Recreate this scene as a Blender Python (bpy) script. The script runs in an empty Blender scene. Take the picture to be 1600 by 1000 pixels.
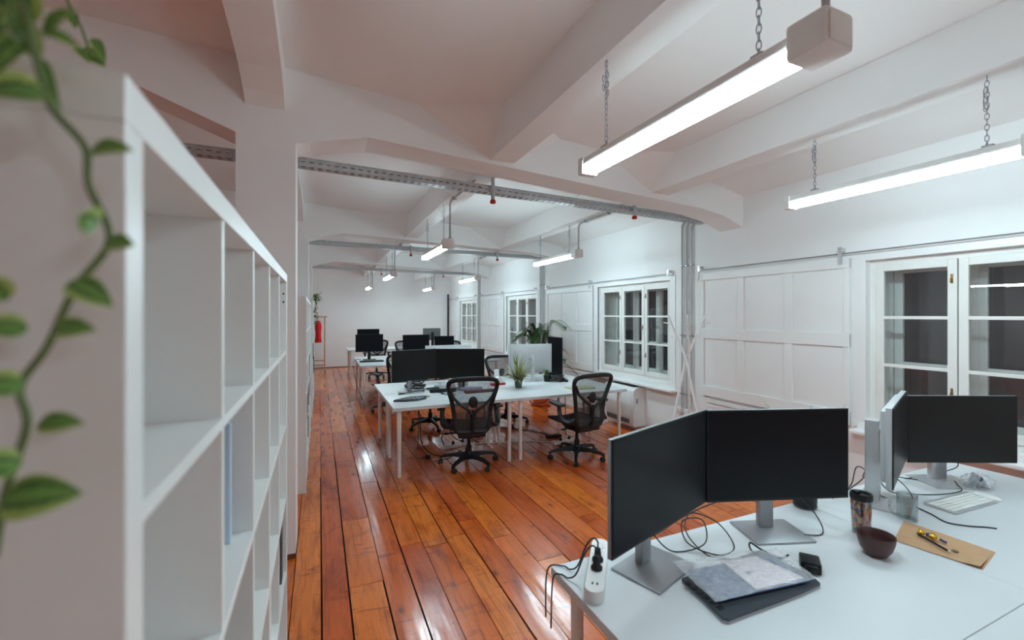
import bpy, bmesh, math, random
from mathutils import Vector, Matrix
R = math.radians
C = bpy.context.scene.collection
sc = bpy.context.scene

# ---------------------------------------------------------------- camera, sky, exposure
cd = bpy.data.cameras.new('camera'); cam = bpy.data.objects.new('camera', cd); C.objects.link(cam)
cd.sensor_width = 36; cd.lens = 684 / 1600 * 36; cd.shift_y = -8 / 1600
cd.clip_start = 0.02; cd.clip_end = 200
cam.location = (0, 0, 1.68); cam.rotation_euler = (R(90), 0, R(-23.7523))
cd.dof.use_dof = True; cd.dof.focus_distance = 4.0; cd.dof.aperture_fstop = 2.5
sc.camera = cam
w = bpy.data.worlds.new('night'); sc.world = w; w.use_nodes = True
w.node_tree.nodes['Background'].inputs[0].default_value = (0.25, 0.35, 0.55, 1)
w.node_tree.nodes['Background'].inputs[1].default_value = 0.006
vs = sc.view_settings
vs.view_transform = 'Standard'; vs.look = 'None'; vs.gamma = 1; vs.exposure = 2.08; vs.use_curve_mapping = False
LAMP = 14.0
sc.cycles.max_bounces = 12; sc.cycles.diffuse_bounces = 9; sc.cycles.transparent_max_bounces = 16
sc.cycles.use_denoising = True
sc.cycles.sample_clamp_indirect = 6

# ---------------------------------------------------------------- materials
MATS = {}
def nt(name):
    m = bpy.data.materials.new(name); m.use_nodes = True
    t = m.node_tree; b = t.nodes['Principled BSDF']
    return m, t, b
def coords(t, scale=(1, 1, 1)):
    tc = t.nodes.new('ShaderNodeTexCoord'); mp = t.nodes.new('ShaderNodeMapping')
    mp.inputs['Scale'].default_value = scale
    t.links.new(tc.outputs['Object'], mp.inputs['Vector'])
    return mp.outputs['Vector']
def srgb(r, g, b):
    f = lambda c: ((c / 255 + .055) / 1.055) ** 2.4 if c > 10 else c / 255 / 12.92
    return (f(r), f(g), f(b), 1)
def pm(name, col, rough=.5, metal=0, var=.06, scale=6, bump=0, spec=.5, coat=0, stretch=(1, 1, 1), sheen=0):
    """plain painted / moulded material with a faint procedural variation"""
    if name in MATS: return MATS[name]
    m, t, b = nt(name); v = coords(t, tuple(scale * k for k in stretch))
    n = t.nodes.new('ShaderNodeTexNoise'); n.inputs['Detail'].default_value = 4; n.inputs['Scale'].default_value = 1
    t.links.new(v, n.inputs['Vector'])
    r = t.nodes.new('ShaderNodeValToRGB')
    r.color_ramp.elements[0].position = .3; r.color_ramp.elements[1].position = .7
    c = col[:3]
    r.color_ramp.elements[0].color = tuple(max(0, k * (1 - var)) for k in c) + (1,)
    r.color_ramp.elements[1].color = tuple(min(1, k * (1 + var)) for k in c) + (1,)
    t.links.new(n.outputs['Fac'], r.inputs['Fac']); t.links.new(r.outputs['Color'], b.inputs['Base Color'])
    b.inputs['Roughness'].default_value = rough; b.inputs['Metallic'].default_value = metal
    b.inputs['Specular IOR Level'].default_value = spec
    b.inputs['Coat Weight'].default_value = coat
    if bump:
        bp = t.nodes.new('ShaderNodeBump'); bp.inputs['Strength'].default_value = bump; bp.inputs['Distance'].default_value = .01
        t.links.new(n.outputs['Fac'], bp.inputs['Height']); t.links.new(bp.outputs['Normal'], b.inputs['Normal'])
    MATS[name] = m
    return m
WALL = pm('white wall paint', (.86, .865, .865), .6, var=.02, scale=1.3, bump=.08)
CEIL = pm('matt ceiling paint', (.87, .87, .865), .8, var=.02, scale=1.5, bump=.06)
GLOSSW = pm('white gloss joinery paint', (.86, .865, .865), .28, var=.02, scale=3, bump=.05)
OFFW = pm('off white window paint', (.82, .815, .79), .35, var=.04, scale=5)
MELA = pm('white shelf laminate', (.80, .81, .80), .35, var=.015)
DESK = pm('white desk laminate', (.66, .69, .71), .32, var=.01)
LEGW = pm('white powder coated steel', (.83, .82, .80), .35, var=.02)
BLACK = pm('black moulded plastic', (.0085, .0095, .0115), .45, var=.2, scale=40, spec=.35)
BLK2 = pm('charcoal frame plastic', (.012, .0145, .018), .42, var=.15, scale=30, spec=.35)
SOFTB = pm('soft black rubber', (.015, .016, .018), .6, var=.2, scale=30)
SCREEN = pm('dark matt screen', (.0022, .0032, .006), .3, var=.1, scale=2, spec=.2)
SCREEN2 = pm('dark satin screen', (.005, .0055, .006), .28, var=.1, scale=2, spec=.35)
SILV = pm('silver moulded shell', (.55, .57, .59), .38, metal=.35, var=.03)
STEEL = pm('grey metal stand', (.36, .37, .39), .38, metal=.6, var=.05)
ALU = pm('bright aluminium', (.62, .63, .65), .35, metal=.7, var=.04)
GALV = pm('galvanised steel', (.50, .52, .53), .4, metal=.45, var=.12, scale=25)
PIPE = pm('grey plastic conduit', (.45, .46, .47), .45, var=.05)
HOUS = pm('pale grey lamp housing', (.80, .79, .77), .5, var=.04, scale=12)
CHAINM = pm('blue grey zinc chain', (.36, .40, .46), .35, metal=.7, var=.2, scale=40)
REDP = pm('red plastic cap', (.55, .02, .02), .4, var=.1)
REDC = pm('red cloth', (.62, .012, .015), .8, var=.2, scale=20)
ORANGE = pm('orange glazed pot', (.58, .10, .03), .4, var=.1)
DGREY = pm('dark grey pot', (.07, .085, .08), .5, var=.15)
SOIL = pm('potting soil', (.03, .02, .013), .9, var=.4, scale=60, bump=.5)
WOODR = pm('light pine rail', (.50, .25, .10), .45, var=.25, scale=14, stretch=(1, 1, .15))
BROWNB = pm('dark brown wood block', (.17, .055, .03), .4, var=.3, scale=10)
KRAFT = pm('brown kraft paper', (.50, .30, .165), .75, var=.05, scale=30)
MAROON = pm('matt maroon ceramic', (.075, .028, .026), .42, var=.08, scale=20)
GOLD = pm('gold foil', (.80, .52, .06), .25, metal=.9, var=.2, scale=60, bump=.4)
BLUEF = pm('dark blue foil', (.03, .05, .17), .3, metal=.4, var=.3, scale=60)
BRASS = pm('old brass', (.24, .14, .05), .4, metal=.7, var=.3, scale=40)
NAVY = pm('dark slate tablet plastic', (.035, .042, .055), .42, var=.08, scale=10)
SLATE = pm('dark purple grey board', (.07, .065, .085), .5, var=.1, scale=10)
CARD = pm('dark blue grey card', (.075, .105, .22), .5, var=.1, scale=10)
PAPER = pm('white paper', (.80, .79, .80), .7, var=.02)
PINKP = pm('pale pink paper', (.72, .63, .66), .7, var=.04)
KEYS = pm('white keycaps', (.82, .82, .80), .4, var=.02)
WHITEP = pm('white plastic', (.80, .80, .79), .4, var=.02)
CABLE = pm('dark cable', (.02, .019, .02), .5, var=.1, scale=40)
CABLEW = pm('pale cable', (.60, .57, .53), .5, var=.05, scale=40)
BIND = pm('charcoal binder', (.05, .05, .06), .5, var=.1)
TAN = pm('tan cardboard', (.42, .27, .12), .7, var=.1)
ACW = pm('air conditioner shell', (.78, .78, .77), .4, var=.02)
GRILL = pm('dark vent', (.05, .05, .055), .5, var=.2)
LEAF_P = pm('palm leaf', (.035, .085, .022), .45, var=.5, scale=30)
LEAF_D = pm('dark leaf', (.02, .05, .022), .45, var=.5, scale=30)
STEMM = pm('green stem', (.12, .18, .06), .5, var=.2, scale=30)
GLOSSBK = pm('black pipe paint', (.012, .012, .013), .35, var=.2)

def leaf_mat(name, edge, mid, dark):
    """variegated leaf: bands run across the leaf's own uv"""
    m, t, b = nt(name)
    uv = t.nodes.new('ShaderNodeUVMap'); uv.uv_map = 'UVMap'
    sp = t.nodes.new('ShaderNodeSeparateXYZ'); t.links.new(uv.outputs['UV'], sp.inputs[0])
    n = t.nodes.new('ShaderNodeTexNoise'); n.inputs['Scale'].default_value = 9; t.links.new(uv.outputs['UV'], n.inputs['Vector'])
    a = t.nodes.new('ShaderNodeMath'); a.operation = 'MULTIPLY_ADD'; a.inputs[1].default_value = .25
    t.links.new(n.outputs['Fac'], a.inputs[0]); t.links.new(sp.outputs['X'], a.inputs[2])
    r = t.nodes.new('ShaderNodeValToRGB'); e = r.color_ramp.elements
    e[0].position = .12; e[0].color = edge; e[1].position = 1.1; e[1].color = edge
    for p, c in ((.32, dark), (.5, mid), (.62, mid), (.8, dark), (.95, edge)):
        q = e.new(p); q.color = c
    t.links.new(a.outputs[0], r.inputs['Fac']); t.links.new(r.outputs['Color'], b.inputs['Base Color'])
    b.inputs['Roughness'].default_value = .4
    b.inputs['Transmission Weight'].default_value = 0
    MATS[name] = m
    return m
VINE = leaf_mat('variegated vine leaf', (.36, .50, .12, 1), (.17, .34, .07, 1), (.035, .12, .03, 1))
SPIDER = leaf_mat('striped ribbon leaf', (.44, .42, .20, 1), (.05, .09, .02, 1), (.26, .27, .11, 1))
SPIDER2 = leaf_mat('green ribbon leaf', (.16, .22, .05, 1), (.03, .07, .02, 1), (.05, .10, .025, 1))

def glass_thin(name, tint=(.95, .97, .97, 1), rough=.0, boost=1.0):
    m = bpy.data.materials.new(name); m.use_nodes = True; t = m.node_tree; t.nodes.clear()
    o = t.nodes.new('ShaderNodeOutputMaterial'); tr = t.nodes.new('ShaderNodeBsdfTransparent'); gl = t.nodes.new('ShaderNodeBsdfGlossy')
    mx = t.nodes.new('ShaderNodeMixShader'); lw = t.nodes.new('ShaderNodeLayerWeight'); lw.inputs['Blend'].default_value = .5
    fp = t.nodes.new('ShaderNodeMath'); fp.operation = 'POWER'; fp.inputs[1].default_value = 5; t.links.new(lw.outputs['Facing'], fp.inputs[0])
    fr = t.nodes.new('ShaderNodeMath'); fr.operation = 'MULTIPLY_ADD'; fr.inputs[1].default_value = .8; fr.inputs[2].default_value = .045; t.links.new(fp.outputs[0], fr.inputs[0])
    mu = t.nodes.new('ShaderNodeMath'); mu.operation = 'MULTIPLY'; mu.inputs[1].default_value = boost; mu.use_clamp = True
    n = t.nodes.new('ShaderNodeTexNoise'); n.inputs['Scale'].default_value = 3
    bp = t.nodes.new('ShaderNodeBump'); bp.inputs['Strength'].default_value = .02; t.links.new(n.outputs['Fac'], bp.inputs['Height'])
    t.links.new(bp.outputs['Normal'], gl.inputs['Normal'])
    tr.inputs[0].default_value = tint; gl.inputs['Roughness'].default_value = rough
    t.links.new(fr.outputs[0], mu.inputs[0]); t.links.new(mu.outputs[0], mx.inputs[0])
    t.links.new(tr.outputs[0], mx.inputs[1]); t.links.new(gl.outputs[0], mx.inputs[2]); t.links.new(mx.outputs[0], o.inputs[0])
    MATS[name] = m
    return m
PANE = glass_thin('window glass', boost=1.6)
CLEAR = glass_thin('clear drinking glass', (.86, .89, .89, 1), .03, 2.2)
def film(name, col, dens, rough=.15):
    """thin see-through film or open mesh: part transparent, part coloured surface"""
    m, t, b = nt(name)
    o = t.nodes['Material Output']; tr = t.nodes.new('ShaderNodeBsdfTransparent'); mx = t.nodes.new('ShaderNodeMixShader')
    v = coords(t, (40, 40, 40)); n = t.nodes.new('ShaderNodeTexNoise'); n.inputs['Scale'].default_value = 1; t.links.new(v, n.inputs['Vector'])
    r = t.nodes.new('ShaderNodeMapRange'); r.inputs['To Min'].default_value = max(0, dens - .15); r.inputs['To Max'].default_value = min(1, dens + .15)
    t.links.new(n.outputs['Fac'], r.inputs['Value']); t.links.new(r.outputs[0], mx.inputs[0])
    b.inputs['Base Color'].default_value = col; b.inputs['Roughness'].default_value = rough
    t.links.new(tr.outputs[0], mx.inputs[1]); t.links.new(b.outputs[0], mx.inputs[2]); t.links.new(mx.outputs[0], o.inputs[0])
    MATS[name] = m
    return m
BAG = film('clear plastic film', (.88, .90, .94, 1), .34, .1)
MESHF = film('woven chair mesh', (.03, .032, .038, 1), .6, .6)

def emit(name, col, s):
    m = bpy.data.materials.new(name); m.use_nodes = True; t = m.node_tree; t.nodes.clear()
    o = t.nodes.new('ShaderNodeOutputMaterial'); e = t.nodes.new('ShaderNodeEmission')
    n = t.nodes.new('ShaderNodeTexNoise'); n.inputs['Scale'].default_value = 1
    r = t.nodes.new('ShaderNodeMapRange'); r.inputs['To Min'].default_value = s * .97; r.inputs['To Max'].default_value = s * 1.03
    t.links.new(n.outputs['Fac'], r.inputs['Value']); t.links.new(r.outputs[0], e.inputs[1])
    e.inputs[0].default_value = col; t.links.new(e.outputs[0], o.inputs[0])
    MATS[name] = m
    return m
LIGHT = emit('lit lamp diffuser', (.73, .96, 1.03, 1), LAMP)

def floor_mat():
    m, t, b = nt('varnished pine boards')
    N = t.nodes.new; L = t.links.new
    at = N('ShaderNodeAttribute'); at.attribute_name = 'tone'
    tc = N('ShaderNodeTexCoord')
    off = N('ShaderNodeVectorMath'); off.operation = 'MULTIPLY_ADD'; off.inputs[1].default_value = (7, 31, 3)
    L(at.outputs['Color'], off.inputs[0]); L(tc.outputs['Object'], off.inputs[2])
    def noise(scale, detail=6, rough=.6, dist=0):
        mp = N('ShaderNodeMapping'); mp.inputs['Scale'].default_value = scale; L(off.outputs[0], mp.inputs['Vector'])
        n = N('ShaderNodeTexNoise'); n.inputs['Scale'].default_value = 1; n.inputs['Detail'].default_value = detail
        n.inputs['Roughness'].default_value = rough; n.inputs['Distortion'].default_value = dist
        L(mp.outputs[0], n.inputs['Vector']); return n.outputs['Fac']
    grain = noise((38, 2.2, 1), 6, .65, 1.2)
    blot = noise((5, 1.4, 1), 5, .6, .4)
    fine = noise((140, 6, 1), 3, .6)
    sep = N('ShaderNodeSeparateColor'); L(at.outputs['Color'], sep.inputs[0])
    def ramp(stops, src):
        r = N('ShaderNodeValToRGB'); e = r.color_ramp.elements
        e[0].position, e[0].color = stops[0]; e[1].position, e[1].color = stops[-1]
        for p, c in stops[1:-1]:
            q = e.new(p); q.color = c
        L(src, r.inputs['Fac']); return r.outputs['Color']
    base = ramp([(0, srgb(192, 80, 28)), (.35, srgb(208, 97, 30)), (.7, srgb(222, 114, 36)), (1, srgb(234, 132, 46))], sep.outputs[0])
    def mix(mode, fac, a, bb):
        x = N('ShaderNodeMix'); x.data_type = 'RGBA'; x.blend_type = mode
        if isinstance(fac, float): x.inputs[0].default_value = fac
        else: L(fac, x.inputs[0])
        L(a, x.inputs[6])
        if isinstance(bb, tuple): x.inputs[7].default_value = bb
        else: L(bb, x.inputs[7])
        return x.outputs[2]
    g = ramp([(.25, (.40, .32, .28, 1)), (.5, (1, 1, 1, 1)), (.8, (1.2, 1.12, 1.0, 1))], grain)
    c1 = mix('MULTIPLY', .85, base, g)
    bl = ramp([(.32, (.48, .31, .27, 1)), (.47, (.92, .86, .84, 1)), (.58, (1, 1, 1, 1)), (.75, (1.12, 1.08, 1, 1))], blot)
    c2 = mix('MULTIPLY', .8, c1, bl)
    # knots
    mp = N('ShaderNodeMapping'); mp.inputs['Scale'].default_value = (7, 2.8, 1); L(off.outputs[0], mp.inputs['Vector'])
    vo = N('ShaderNodeTexVoronoi'); vo.inputs['Scale'].default_value = 1; L(mp.outputs[0], vo.inputs['Vector'])
    kr = ramp([(0.0, (.9, .9, .9, 1)), (.06, (.7, .7, .7, 1)), (.12, (.25, .25, .25, 1)), (.26, (0, 0, 0, 1))], vo.outputs['Distance'])
    c3 = mix('MIX', kr, c2, srgb(96, 36, 16))
    # scuffs
    sc_ = noise((2.5, 9, 1), 8, .7, 2.0)
    sr = ramp([(.56, (0, 0, 0, 1)), (.70, (.75, .75, .75, 1))], sc_)
    c4 = mix('MIX', sr, c3, srgb(96, 44, 24))
    L(c4, b.inputs['Base Color'])
    rr = N('ShaderNodeMapRange'); L(blot, rr.inputs['Value']); rr.inputs['To Min'].default_value = .10; rr.inputs['To Max'].default_value = .34
    L(rr.outputs[0], b.inputs['Roughness'])
    b.inputs['Specular IOR Level'].default_value = .5
    b.inputs['Coat Weight'].default_value = .35; b.inputs['Coat Roughness'].default_value = .12
    wav = noise((9, 1.6, 1), 2, .5)
    bp = N('ShaderNodeBump'); bp.inputs['Strength'].default_value = .28; bp.inputs['Distance'].default_value = .014
    L(wav, bp.inputs['Height'])
    bp2 = N('ShaderNodeBump'); bp2.inputs['Strength'].default_value = .12; bp2.inputs['Distance'].default_value = .003
    L(fine, bp2.inputs['Height']); L(bp.outputs[0], bp2.inputs['Normal']); L(bp2.outputs[0], b.inputs['Normal']); L(bp.outputs[0], b.inputs['Coat Normal'])
    MATS['floor'] = m
    return m
FLOOR = floor_mat()
GAP = pm('dark floor gap', (.012, .007, .005), .9, var=.3)

def tumbler_mat():
    m, t, b = nt('patchwork print')
    v = coords(t, (70, 70, 42))
    vo = t.nodes.new('ShaderNodeTexVoronoi'); vo.distance = 'MANHATTAN'; vo.inputs['Scale'].default_value = 1.6; t.links.new(v, vo.inputs['Vector'])
    r = t.nodes.new('ShaderNodeValToRGB'); r.color_ramp.interpolation = 'CONSTANT'; e = r.color_ramp.elements
    cols = [srgb(225, 90, 60), srgb(240, 190, 60), srgb(60, 50, 90), srgb(235, 140, 110), srgb(40, 32, 40), srgb(230, 160, 40), srgb(180, 150, 170), srgb(90, 40, 50)]
    e[0].color = cols[0]; e[1].position = .9; e[1].color = cols[-1]
    for i in range(1, 7):
        q = e.new(.12 + .11 * i); q.color = cols[i]
    sp = t.nodes.new('ShaderNodeSeparateColor'); t.links.new(vo.outputs['Color'], sp.inputs[0])
    t.links.new(sp.outputs[0], r.inputs['Fac']); t.links.new(r.outputs['Color'], b.inputs['Base Color'])
    b.inputs['Roughness'].default_value = .25
    MATS['tumbler'] = m
    return m
PATCH = tumbler_mat()

# ---------------------------------------------------------------- mesh helpers
class MB:
    def __init__(s): s.bm = bmesh.new(); s.uv = None
    def bx(s, x0, x1, y0, y1, z0, z1, bev=0, M=None):
        m = Matrix.Translation(((x0 + x1) / 2, (y0 + y1) / 2, (z0 + z1) / 2)) @ Matrix.Diagonal((x1 - x0, y1 - y0, z1 - z0, 1))
        if M is not None: m = M @ m
        g = bmesh.ops.create_cube(s.bm, size=1, matrix=m)
        if bev:
            es = list({e for v in g['verts'] for e in v.link_edges})
            bmesh.ops.bevel(s.bm, geom=es, offset=bev, segments=2, affect='EDGES', profile=.6)
        return s
    def tube(s, pts, r, seg=8, closed=False, flat=None):
        P = [Vector(p) for p in pts]; n = len(P); rs = r if isinstance(r, (list, tuple)) else [r] * n
        rings = []; up = None
        for i in range(n):
            if closed: d = P[(i + 1) % n] - P[i - 1]
            else: d = P[min(i + 1, n - 1)] - P[max(i - 1, 0)]
            d.normalize()
            if up is None:
                up = Vector((0, 0, 1)) if abs(d.z) < .9 else Vector((0, 1, 0))
                if flat is not None: up = Vector(flat[0])
            a = d.cross(up)
            if a.length < 1e-5: a = d.cross(Vector((1, 0, 0)))
            a.normalize(); b_ = a.cross(d); b_.normalize()
            if flat is None: up = b_
            fb = flat[1] if flat is not None else 1
            rings.append([s.bm.verts.new(P[i] + a * math.cos(t) * rs[i] + b_ * math.sin(t) * rs[i] * fb) for t in [2 * math.pi * k / seg for k in range(seg)]])
        for i in range(n if closed else n - 1):
            A, B = rings[i], rings[(i + 1) % n]
            for k in range(seg):
                s.bm.faces.new((A[k], A[(k + 1) % seg], B[(k + 1) % seg], B[k]))
        if not closed:
            s.bm.faces.new(list(reversed(rings[0]))); s.bm.faces.new(rings[-1])
        return s
    def lathe(s, prof, seg=24, c=(0, 0, 0), sx=1, sy=1, M=None):
        rings = []
        for r_, z in prof:
            if r_ < 1e-6: vs_ = [s.bm.verts.new((c[0], c[1], c[2] + z))]
            else: vs_ = [s.bm.verts.new((c[0] + sx * r_ * math.cos(2 * math.pi * k / seg), c[1] + sy * r_ * math.sin(2 * math.pi * k / seg), c[2] + z)) for k in range(seg)]
            rings.append(vs_)
        allv = [v for q in rings for v in q]
        for A, B in zip(rings, rings[1:]):
            for k in range(seg):
                k2 = (k + 1) % seg
                if len(A) == 1 and len(B) == 1: continue
                if len(A) == 1: s.bm.faces.new((A[0], B[k2], B[k]))
                elif len(B) == 1: s.bm.faces.new((A[k], A[k2], B[0]))
                else: s.bm.faces.new((A[k], A[k2], B[k2], B[k]))
        if M is not None: bmesh.ops.transform(s.bm, matrix=M, verts=allv)
        return s
    def ell(s, c, r, seg=14, M=None):
        m = Matrix.Translation(c) @ (M if M is not None else Matrix()) @ Matrix.Diagonal((r[0], r[1], r[2], 1))
        bmesh.ops.create_uvsphere(s.bm, u_segments=seg, v_segments=max(6, seg // 2 + 1), radius=1, matrix=m)
        return s
    def prism(s, poly, ax, a, b):
        """extrude a 2-d polygon along axis ax ('x','y','z') from a to b"""
        def p(q, t):
            return {'x': (t, q[0], q[1]), 'y': (q[0], t, q[1]), 'z': (q[0], q[1], t)}[ax]
        A = [s.bm.verts.new(p(q, a)) for q in poly]; B = [s.bm.verts.new(p(q, b)) for q in poly]
        s.bm.faces.new(A); s.bm.faces.new(list(reversed(B))); n = len(poly)
        for i in range(n): s.bm.faces.new((A[i], B[i], B[(i + 1) % n], A[(i + 1) % n]))
        return s
    def grid(s, f, nu, nv, skip=None):
        V = [[s.bm.verts.new(f(i / nu, j / nv)) for j in range(nv + 1)] for i in range(nu + 1)]
        for i in range(nu):
            for j in range(nv):
                if skip and skip(i, j): continue
                s.bm.faces.new((V[i][j], V[i + 1][j], V[i + 1][j + 1], V[i][j + 1]))
        return s
    def ribbon(s, pts, wid, side=None, cup=0.0):
        """leaf strip with uv.x across the blade"""
        if s.uv is None: s.uv = s.bm.loops.layers.uv.new('UVMap')
        P = [Vector(p) for p in pts]; n = len(P); rows = []
        for i in range(n):
            d = (P[min(i + 1, n - 1)] - P[max(i - 1, 0)]).normalized()
            sd = Vector(side) if side else d.cross(Vector((0, 0, 1)))
            if sd.length < 1e-4: sd = Vector((1, 0, 0))
            sd = (sd - d * sd.dot(d)).normalized(); nn = sd.cross(d)
            rows.append([s.bm.verts.new(P[i] - sd * wid[i] + nn * cup * wid[i]), s.bm.verts.new(P[i]), s.bm.verts.new(P[i] + sd * wid[i] + nn * cup * wid[i])])
        for i in range(n - 1):
            for k in range(2):
                f = s.bm.faces.new((rows[i][k], rows[i][k + 1], rows[i + 1][k + 1], rows[i + 1][k]))
                for lp, (u, v) in zip(f.loops, ((k / 2, i / (n - 1)), ((k + 1) / 2, i / (n - 1)), ((k + 1) / 2, (i + 1) / (n - 1)), (k / 2, (i + 1) / (n - 1)))):
                    lp[s.uv].uv = (u, v)
        return s
    def build(s, name, mat, parent=None, smooth=True, fix=True):
        if fix: bmesh.ops.recalc_face_normals(s.bm, faces=s.bm.faces[:])
        me = bpy.data.meshes.new(name); s.bm.to_mesh(me); s.bm.free()
        if smooth:
            me.shade_smooth(); me.set_sharp_from_angle(angle=.7)
        me.materials.append(mat)
        o = bpy.data.objects.new(name, me); C.objects.link(o)
        if parent is not None: o.parent = parent
        return o
def tag(o, label, cat, group=None, kind=None):
    o['label'] = label; o['category'] = cat
    if group: o['group'] = group
    if kind: o['kind'] = kind
    return o
def thing(name, label, cat, loc=(0, 0, 0), rz=0, group=None):
    o = bpy.data.objects.new(name, None); C.objects.link(o)
    o.empty_display_size = .1; o.location = loc; o.rotation_euler = (0, 0, R(rz))
    return tag(o, label, cat, group)
def struct(o):
    o['kind'] = 'structure'; return o
def dup(root, label, loc, rz=None, group=None):
    r = root.copy(); C.objects.link(r); r.location = loc; r['label'] = label
    if rz is not None: r.rotation_euler = (0, 0, R(rz))
    if group: r['group'] = group
    for ch in list(root.children):
        c = ch.copy(); C.objects.link(c); c.parent = r
        for g in list(ch.children):
            d = g.copy(); C.objects.link(d); d.parent = c
    return r
def spline(pts, n=8):
    """catmull-rom through the points"""
    P = [Vector(p) for p in pts]; out = []
    for i in range(len(P) - 1):
        p0 = P[max(i - 1, 0)]; p1 = P[i]; p2 = P[i + 1]; p3 = P[min(i + 2, len(P) - 1)]
        for k in range(n):
            t = k / n
            out.append(.5 * ((2 * p1) + (p2 - p0) * t + (2 * p0 - 5 * p1 + 4 * p2 - p3) * t * t + (3 * p1 - p0 - 3 * p2 + p3) * t ** 3))
    out.append(P[-1])
    return out
BAY = 3.91

# ================================================================ THE SETTING
XW = 4.25; YB = 15.1; YF = -5.2; XL = -9.6
# floor boards (one mesh, one tone per board) over a dark bed that shows in the gaps
rnd = random.Random(4)
b = MB(); tone = []
xs = [-.147, .016, .169, .374]
while xs[-1] < XW + .3: xs.append(xs[-1] + rnd.uniform(.15, .215))
while xs[0] > XL - .3: xs.insert(0, xs[0] - rnd.uniform(.14, .2))
for xa, xb in zip(xs, xs[1:]):
    y = YF - rnd.uniform(0, 3)
    while y < YB + .1:
        L = rnd.choice([rnd.uniform(.5, 1.4), rnd.uniform(1.8, 4.2), rnd.uniform(2.5, 4.5)])
        g = rnd.choice([.003, .004, .006, .009])
        dz = rnd.uniform(-.0015, 0); tl = rnd.uniform(-.0012, .0012)
        x0, x1, y0, y1 = xa + .0015, xb - g, y + .0015, y + L - .003
        top = [b.bm.verts.new(p) for p in ((x0, y0, dz + tl), (x1, y0, dz - tl), (x1, y1, dz - tl), (x0, y1, dz + tl))]
        bot = [b.bm.verts.new((v.co.x, v.co.y, -.02)) for v in top]
        b.bm.faces.new(top)
        for i in range(4): b.bm.faces.new((top[i], bot[i], bot[(i + 1) % 4], top[(i + 1) % 4]))
        tone += [(rnd.betavariate(2, 1.8), rnd.random(), rnd.random())] * 5
        y += L
fl = struct(b.build('floor', FLOOR, smooth=False))
ca = fl.data.color_attributes.new('tone', 'FLOAT_COLOR', 'CORNER')
k = 0
for p in fl.data.polygons:
    for li in p.loop_indices: ca.data[li].color = tone[p.index] + (1,)
struct(MB().bx(XL - .3, XW + .3, YF - .3, YB + .3, -.12, -.012).build('floor_bed', GAP, smooth=False))

# ceiling: slab that slopes gently down to the window wall
prof = [(XL - .3, 3.50), (-1.2, 3.44), (-.3, 3.38), (.64, 3.30), (1.4, 3.27), (3.1, 3.16), (3.65, 3.11), (XW, 2.975), (XW + .4, 2.90)]
def slab_z(x):
    for (a, za), (c, zc) in zip(prof, prof[1:]):
        if a <= x <= c: return za + (zc - za) * (x - a) / (c - a)
struct(MB().prism(prof + [(XW + .4, 3.75), (XL - .3, 3.75)], 'y', YF - .3, YB + .3).build('ceiling', CEIL))

BEAMS = [3.37 + BAY * k for k in range(-2, 3)]          # near faces of the cross beams
BW = .30
def beam(y0, i, last=False):
    zl, zr = (2.985, 2.77) if i == 2 else (2.95, 2.82)
    bot = [(XL, zl + .15), (-1.0, zl + .09), (-.505, zl - .10), (-.505, 2.80), (-.15, 2.80), (-.15, zl - .12), (.33, zl), (3.65, zr + .015), (3.95, zr - .03), (XW, zr - .13), (XW + .1, zr - .13)]
    poly = bot + [(XW + .1, 3.7), (XL, 3.7)]
    return struct(MB().prism(poly, 'y', y0, y0 + BW).build('ceiling_beam', CEIL, smooth=False))
for i, y0 in enumerate(BEAMS): beam(y0, i)
# joists along the room, with the splayed haunch where each meets a beam
def joists():
    for xa, xb, z in ((1.285, 1.50, 2.955), (2.975, 3.19, 2.875), (-2.6, -2.4, 3.1), (-4.9, -4.7, 3.1), (-7.2, -7.0, 3.1)):
        for y0, y1 in zip([YF] + [q + BW for q in BEAMS], BEAMS + [YB]):
            b = MB().bx(xa, xb, y0 - .02, y1 + .02, z, 3.7)
            for ye, s in ((y1, -1), (y0, 1)):
                if ye in (YF, YB): continue
                for xe, d in ((xa, -1), (xb, 1)):
                    xo = xe + d * (.62 if xe == xa else .48)
                    A = (xo, ye - .005 * s, slab_z(xo) + .01); Cc = (xe, ye - .005 * s, z); D = (xe, ye + s * .32, slab_z(xe) + .01)
                    E_ = (xe, ye - .005 * s, slab_z(xe) + .02)
                    v = [b.bm.verts.new(q) for q in (A, Cc, D, E_)]
                    b.bm.faces.new((v[0], v[1], v[2])); b.bm.faces.new((v[0], v[1], v[3])); b.bm.faces.new((v[1], v[2], v[3])); b.bm.faces.new((v[0], v[2], v[3]))
            struct(b.build('ceiling_joist', CEIL, smooth=False))
joists()
# columns and the arched spine beam over them
for y0 in BEAMS:
    struct(MB().bx(-.505, -.15, y0 + .0, y0 + BW, -.01, 2.80).build('column', WALL, smooth=False))
    struct(MB().bx(-.508, -.147, y0 - .003, y0 + BW + .003, -.005, .035, .002).build('column_plinth', BROWNB, smooth=False))
for y0, y1 in zip([YF] + [q + BW for q in BEAMS], BEAMS + [YB]):
    q = []
    if y0 > YF: q += [(y0 - .02, 3.08), (y0 + .0, 3.08), (y0 + .10, 3.14), (y0 + .3, 3.205), (y0 + .55, 3.245), (y0 + .9, 3.275), (y0 + 1.3, 3.29)]
    else: q += [(y0, 3.29)]
    if y1 < YB: q += [(y1 - 1.3, 3.29), (y1 - .9, 3.275), (y1 - .55, 3.245), (y1 - .3, 3.205), (y1 - .10, 3.14), (y1, 3.08), (y1 + .02, 3.08)]
    else: q += [(y1, 3.29)]
    struct(MB().prism(q + [(q[-1][0], 3.7), (q[0][0], 3.7)], 'x', -.45, -.215).build('ceiling_beam', CEIL, smooth=False))

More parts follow.
